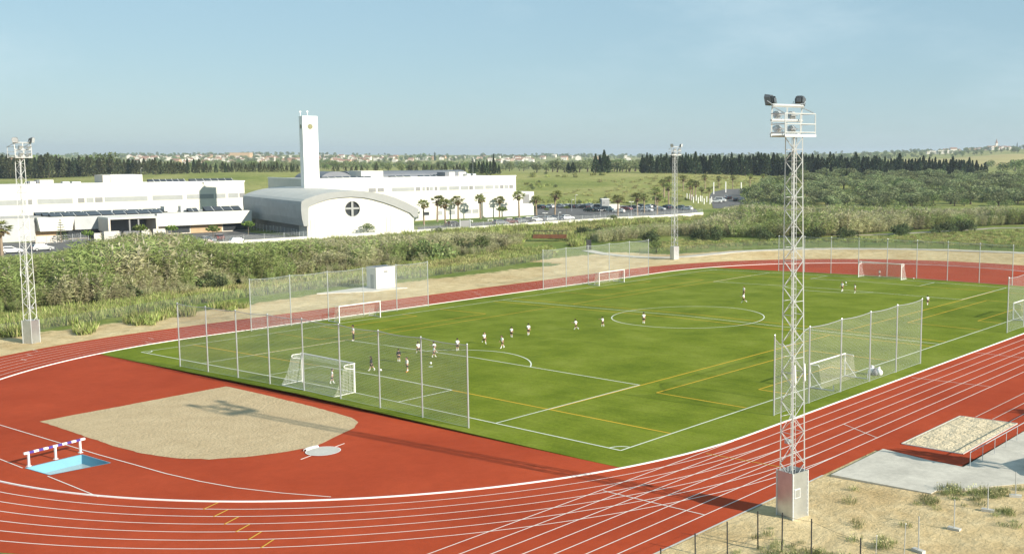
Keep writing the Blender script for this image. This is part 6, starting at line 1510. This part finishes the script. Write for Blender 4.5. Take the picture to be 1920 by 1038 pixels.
ROW = [(1010, 391.5, 'black', 'leftmost dark car at the left end of the ' + B_), (1018, 391, 'dark green', 'dark green car, second in the left end of the ' + B_), (1030, 390, 'white', 'white car right of the dark green one in the ' + B_),
       (1053, 390, 'silver', 'silver car right of the big car park palm'), (1061, 389.5, 'white', 'white car between a silver and a black car in the ' + B_), (1070, 390.5, 'black', 'black car right of the white one in the ' + B_), (1078, 390.5, 'grey', 'grey car behind a lamp post in the ' + B_), (1086, 390, 'white', 'white car in the middle of a dark group in the ' + B_), (1094, 391, 'black', 'black car before the taller row left of the kiosk'), (1101, 389.5, 'grey', 'grey car with a pale roof left of the kiosk'), (1108, 388.5, 'silver', 'silver car behind others left of the kiosk'), (1117, 389.5, 'white', 'white car behind the dark front cars left of the kiosk'), (1124, 390, 'black', 'black car right behind the teal van'),
       (1105, 397, 'dark green', 'dark green car at the left of the front group before the kiosk'), (1115, 397, 'black', 'black car in the front group before the kiosk'), (1124, 396.5, 'black', 'black car in the front group touching the teal van'),
       (1160, 399, 'white', 'white car right at the foot of the kiosk palm'), (1168, 393.5, 'white', 'white car behind the kiosk palm'), (1175, 394, 'red', 'red car right of the kiosk'), (1183, 392, 'black', 'black car behind the double lamp post'), (1190, 393, 'dark blue', 'dark blue car right of the double lamp post'), (1199, 396, 'silver', 'silver car before the left palm pair'), (1204, 390, 'black', 'black car deep behind the palm pair'), (1213, 396.5, 'white', 'white car in front of the palm pair, largest white one'), (1215, 390.5, 'white', 'white car behind the palm pair in the back row'), (1225, 390.5, 'black', 'black car left of the single palm near the mast'), (1237, 394.5, 'silver', 'silver car under the palm near the mast'), (1247, 392, 'dark blue', 'dark blue car just left of the distant mast'), (1256, 391, 'dark green', 'dark green car hidden by the distant mast'), (1274, 392, 'teal grey', 'teal grey car right of the distant mast'), (1288, 394, 'white', 'white car at the right end of the car park')]
for px, py, c, lab in ROW: car(px, py, c, PI + .12 + random.uniform(-.12, .12) + random.choice((0, PI)), lab, k=1.05)
car(1139, 396.5, 'teal grey', .2, 'teal grey van parked against the kiosk', 1)
car(1351, 378.5, 'white', .35, 'white van on the far road beside the bollards', 1); car(1344, 380, 'white', .35, 'white car behind the van on the far road', 0)
car(1361, 372.5, 'silver', 2.2, 'silver car at the back on the far road'); car(1368, 373.5, 'black', 2.2, 'black car at the back on the far road'); car(1380, 377.5, 'black', 2.0, 'black car at the front right on the far road'); car(1392, 377, 'silver', 2.0, 'silver car at the front right on the far road')
for px, py, c, lab in ((852, 424, 'black', 'black car behind the mesh fence by the grey gate'), (938, 421, 'grey', 'grey car behind the white wall, leftmost of the row there'), (957, 419.5, 'dark red', 'dark red car behind the white wall between two grey cars'), (977, 418, 'grey', 'dark grey car behind the white wall right of the dark red one'), (991, 417, 'black', 'black car behind the white wall near the last palm'), (1004, 416, 'white', 'white car behind the white wall near the end of the block'), (1014, 414, 'grey', 'grey car with a hump back behind the white wall'), (1031, 414.5, 'silver', 'silver car behind the white wall below the big palm'), (1044, 413, 'dark blue', 'dark blue car behind the wall below the big palm'), (1064, 412, 'white', 'white car, rightmost of the row behind the white wall')):
    car(px, py, c, 1.45 + random.uniform(-.1, .1), lab, k=1.05)
car(22, 475, 'white', 1.3, 'white hatchback beside the big palm at the left edge'); car(80, 470, 'silver', 1.45, 'silver grey hatchback on the side road behind the left mast')
car(388, 455, 'grey', .4, 'dark grey car with a red tinge before the entrance wing'); car(411, 450, 'dark red', 2.8, 'dark red car behind the grey one before the entrance wing'); car(390, 461, 'red', 1.4, 'bright red car half hidden by the reeds'); car(448, 457.5, 'silver', 1.35, 'silver car half behind the white wall before the church'); car(298, 453, 'dark red', 1.4, 'dark red car mostly hidden by reeds before the portal')
def lamp_post(px, py, yt, label, double=False):
    P = G(px, py); h = (py - yt) * depth(P) / FPX; r = empty('lamp_post', P, .8, label, 'lamp post'); mb = MB(); mb.tube((0, 0, 0), (0, 0, h), .09, .06, 8); mb.build('pole', M['galv'], r)
    for s in ((-1, 1) if double else (1,)): mb = MB(); mb.tube((0, 0, h), (s * .7, 0, h + .1), .04, .04, 6); mb.box(s * .45 - .3, s * .45 + .45, -.16, .16, h + .08, h + .22); mb.build('lamp_head', M['white'], r)
for a in ((1079, 385, 366, 'white lamp post behind the car park at the foot of the meadow'), (1072, 396, 375, 'lamp post in the middle of the parked rows, left of the kiosk'), (1140.5, 402, 380, 'lamp post right in front of the kiosk'), (1125.5, 406, 395, 'short lamp post at the wall before the front cars'), (1183.5, 405.5, 379, 'double headed lamp post right of the kiosk palm', True), (1194, 405.8, 387, 'short lamp post beside the palm pair'), (1230, 404, 388, 'short lamp post by the palm near the mast'), (1022, 416, 400, 'double headed lamp post behind the white wall', True), (1047, 414, 399, 'lamp post behind the white wall below the big palm'), (265, 338, 316, 'lone lamp post at the field edge above the penthouse'), (887, 330, 297, 'slim tall pole above the roof of the long block')): lamp_post(*a)
for i, (px, py) in enumerate(((1288, 373), (1293, 374), (1297, 376), (1300, 380), (1305, 376.5), (1309, 381), (1313, 377.5), (1316, 378.5), (1320, 383), (1325, 379), (1331, 383), (1334, 380))):
    P = G(px, py); o = None; mb = MB(); mb.tube((0, 0, 0), (0, 0, 2.3), .2, .2, 8); mb.tube((0, 0, 2.3), (0, 0, 2.42), .26, .26, 8); o = mb.build('white_pillar', M['white'], label='short white pillar in the row beside the white van on the far road', cat='pillar', group='white pillars at the far road'); o.location = P
for i, (px, py, yt) in enumerate(((1338, 364, 343), (1360.5, 361, 342), (1389.5, 356, 343))):
    P = G(px, py); h = (py - yt) * depth(P) / FPX; mb = MB(); mb.tube((0, 0, 0), (0, 0, h), .26, .22, 8); mb.sphere((0, 0, h), .3, n=8, m=5); o = mb.build('white_column', M['white'], label='tall white gate column on the far road, ' + ('leftmost of three', 'middle of three', 'rightmost of three, by the dark tree')[i], cat='column', group='gate columns on the far road'); o.location = P
for i, (px, py) in enumerate(((840, 419), (881, 416.5), (919, 414), (955, 411.5), (991, 409))):
    P = G(px, py); r = empty('bench', P, 1.4, 'white bench on the lawn before the long block, number %s from the church' % ('one', 'two', 'three', 'four', 'five')[i], 'bench', 'white benches on the lawn'); r['label'] = 'white bench on the verge ' + ('beside the black car', 'below the fourth palm', 'below the blank wall', 'below the sixth palm', 'below the last palm')[i]
    mb = MB(); mb.box(-1.0, 1.0, -.25, .25, .42, .52); mb.build('seat', M['white'], r)
    for x in (-.85, .85): mb = MB(); mb.box(x - .07, x + .07, -.22, .22, 0, .42); mb.build('leg', M['white'], r)
# ================================================================== AIR, SKY, SUN, CAMERA
def haze():
    mb = MB(); mb.box(-7500, 5000, -1500, 10500, -60, 75); m = bpy.data.materials.new('haze'); m.use_nodes = True; nt = m.node_tree; nt.nodes.clear()
    out = nt.nodes.new('ShaderNodeOutputMaterial'); v = nt.nodes.new('ShaderNodeVolumePrincipled'); v.inputs['Color'].default_value = (.80, .90, 1, 1); v.inputs['Density'].default_value = HAZE; v.inputs['Anisotropy'].default_value = .2
    nt.links.new(v.outputs[0], out.inputs['Volume']); mb.build('haze', m, kind='stuff')
HAZE = .00013
if HAZE: haze()
SUN = Vector((46.3, 4.2, 20.7)).normalized(); el = math.asin(SUN.z); az = math.atan2(SUN.x, SUN.y)
ld = bpy.data.lights.new('sun', 'SUN'); ld.energy = 5.0; ld.angle = math.radians(.5); ld.color = (1, .93, .80); lo_ = bpy.data.objects.new('sun', ld); COL.objects.link(lo_); lo_.rotation_euler = SUN.to_track_quat('Z', 'Y').to_euler()
wd = bpy.data.worlds.new('World'); scene.world = wd; wd.use_nodes = True; nt = wd.node_tree; nt.nodes.clear()
out = nt.nodes.new('ShaderNodeOutputWorld'); bg = nt.nodes.new('ShaderNodeBackground'); sk = nt.nodes.new('ShaderNodeTexSky'); sk.sky_type = 'NISHITA'; sk.sun_disc = False; sk.sun_elevation = el; sk.sun_rotation = az; sk.air_density = 1.0; sk.dust_density = .25; sk.ozone_density = 1.6; sk.altitude = 50
tc = nt.nodes.new('ShaderNodeTexCoord'); mp = nt.nodes.new('ShaderNodeMapping'); mp.inputs['Rotation'].default_value = (.1, .3, .6); mp.inputs['Scale'].default_value = (1.5, 5, 9); nt.links.new(tc.outputs['Generated'], mp.inputs[0])
cl = noise(nt, mp.outputs[0], 1.1, 7, .6); mr = nt.nodes.new('ShaderNodeMapRange'); mr.interpolation_type = 'SMOOTHSTEP'; nt.links.new(cl, mr.inputs[0]); mr.inputs[1].default_value = .46; mr.inputs[2].default_value = .85; mr.inputs[4].default_value = .55
nt.links.new(mix(nt, mr.outputs[0], mix(nt, .65, sk.outputs[0], (3.8, 6.0, 7.3)), (6.6, 8.2, 8.9)), bg.inputs[0]); nt.links.new(bg.outputs[0], out.inputs[0]); bg.inputs[1].default_value = .067
cd = bpy.data.cameras.new('camera'); cam = bpy.data.objects.new('camera', cd); COL.objects.link(cam); scene.camera = cam
cam.location = CAM; cam.rotation_euler = (PI / 2 - PITCH, 0, -YAW); cd.sensor_width = 36; cd.sensor_fit = 'HORIZONTAL'; cd.lens = FPX / 1920 * 36; cd.shift_x = -(PX0 - 960) / 1920; cd.shift_y = 0; cd.clip_start = .5; cd.clip_end = 20000
vs_ = scene.view_settings; scene.display_settings.display_device = 'sRGB'; vs_.view_transform = 'Standard'; vs_.look = 'None'; vs_.exposure = .66; vs_.gamma = 1
scene.cycles.max_bounces = 6; scene.cycles.transparent_max_bounces = 24; scene.cycles.volume_bounces = 0
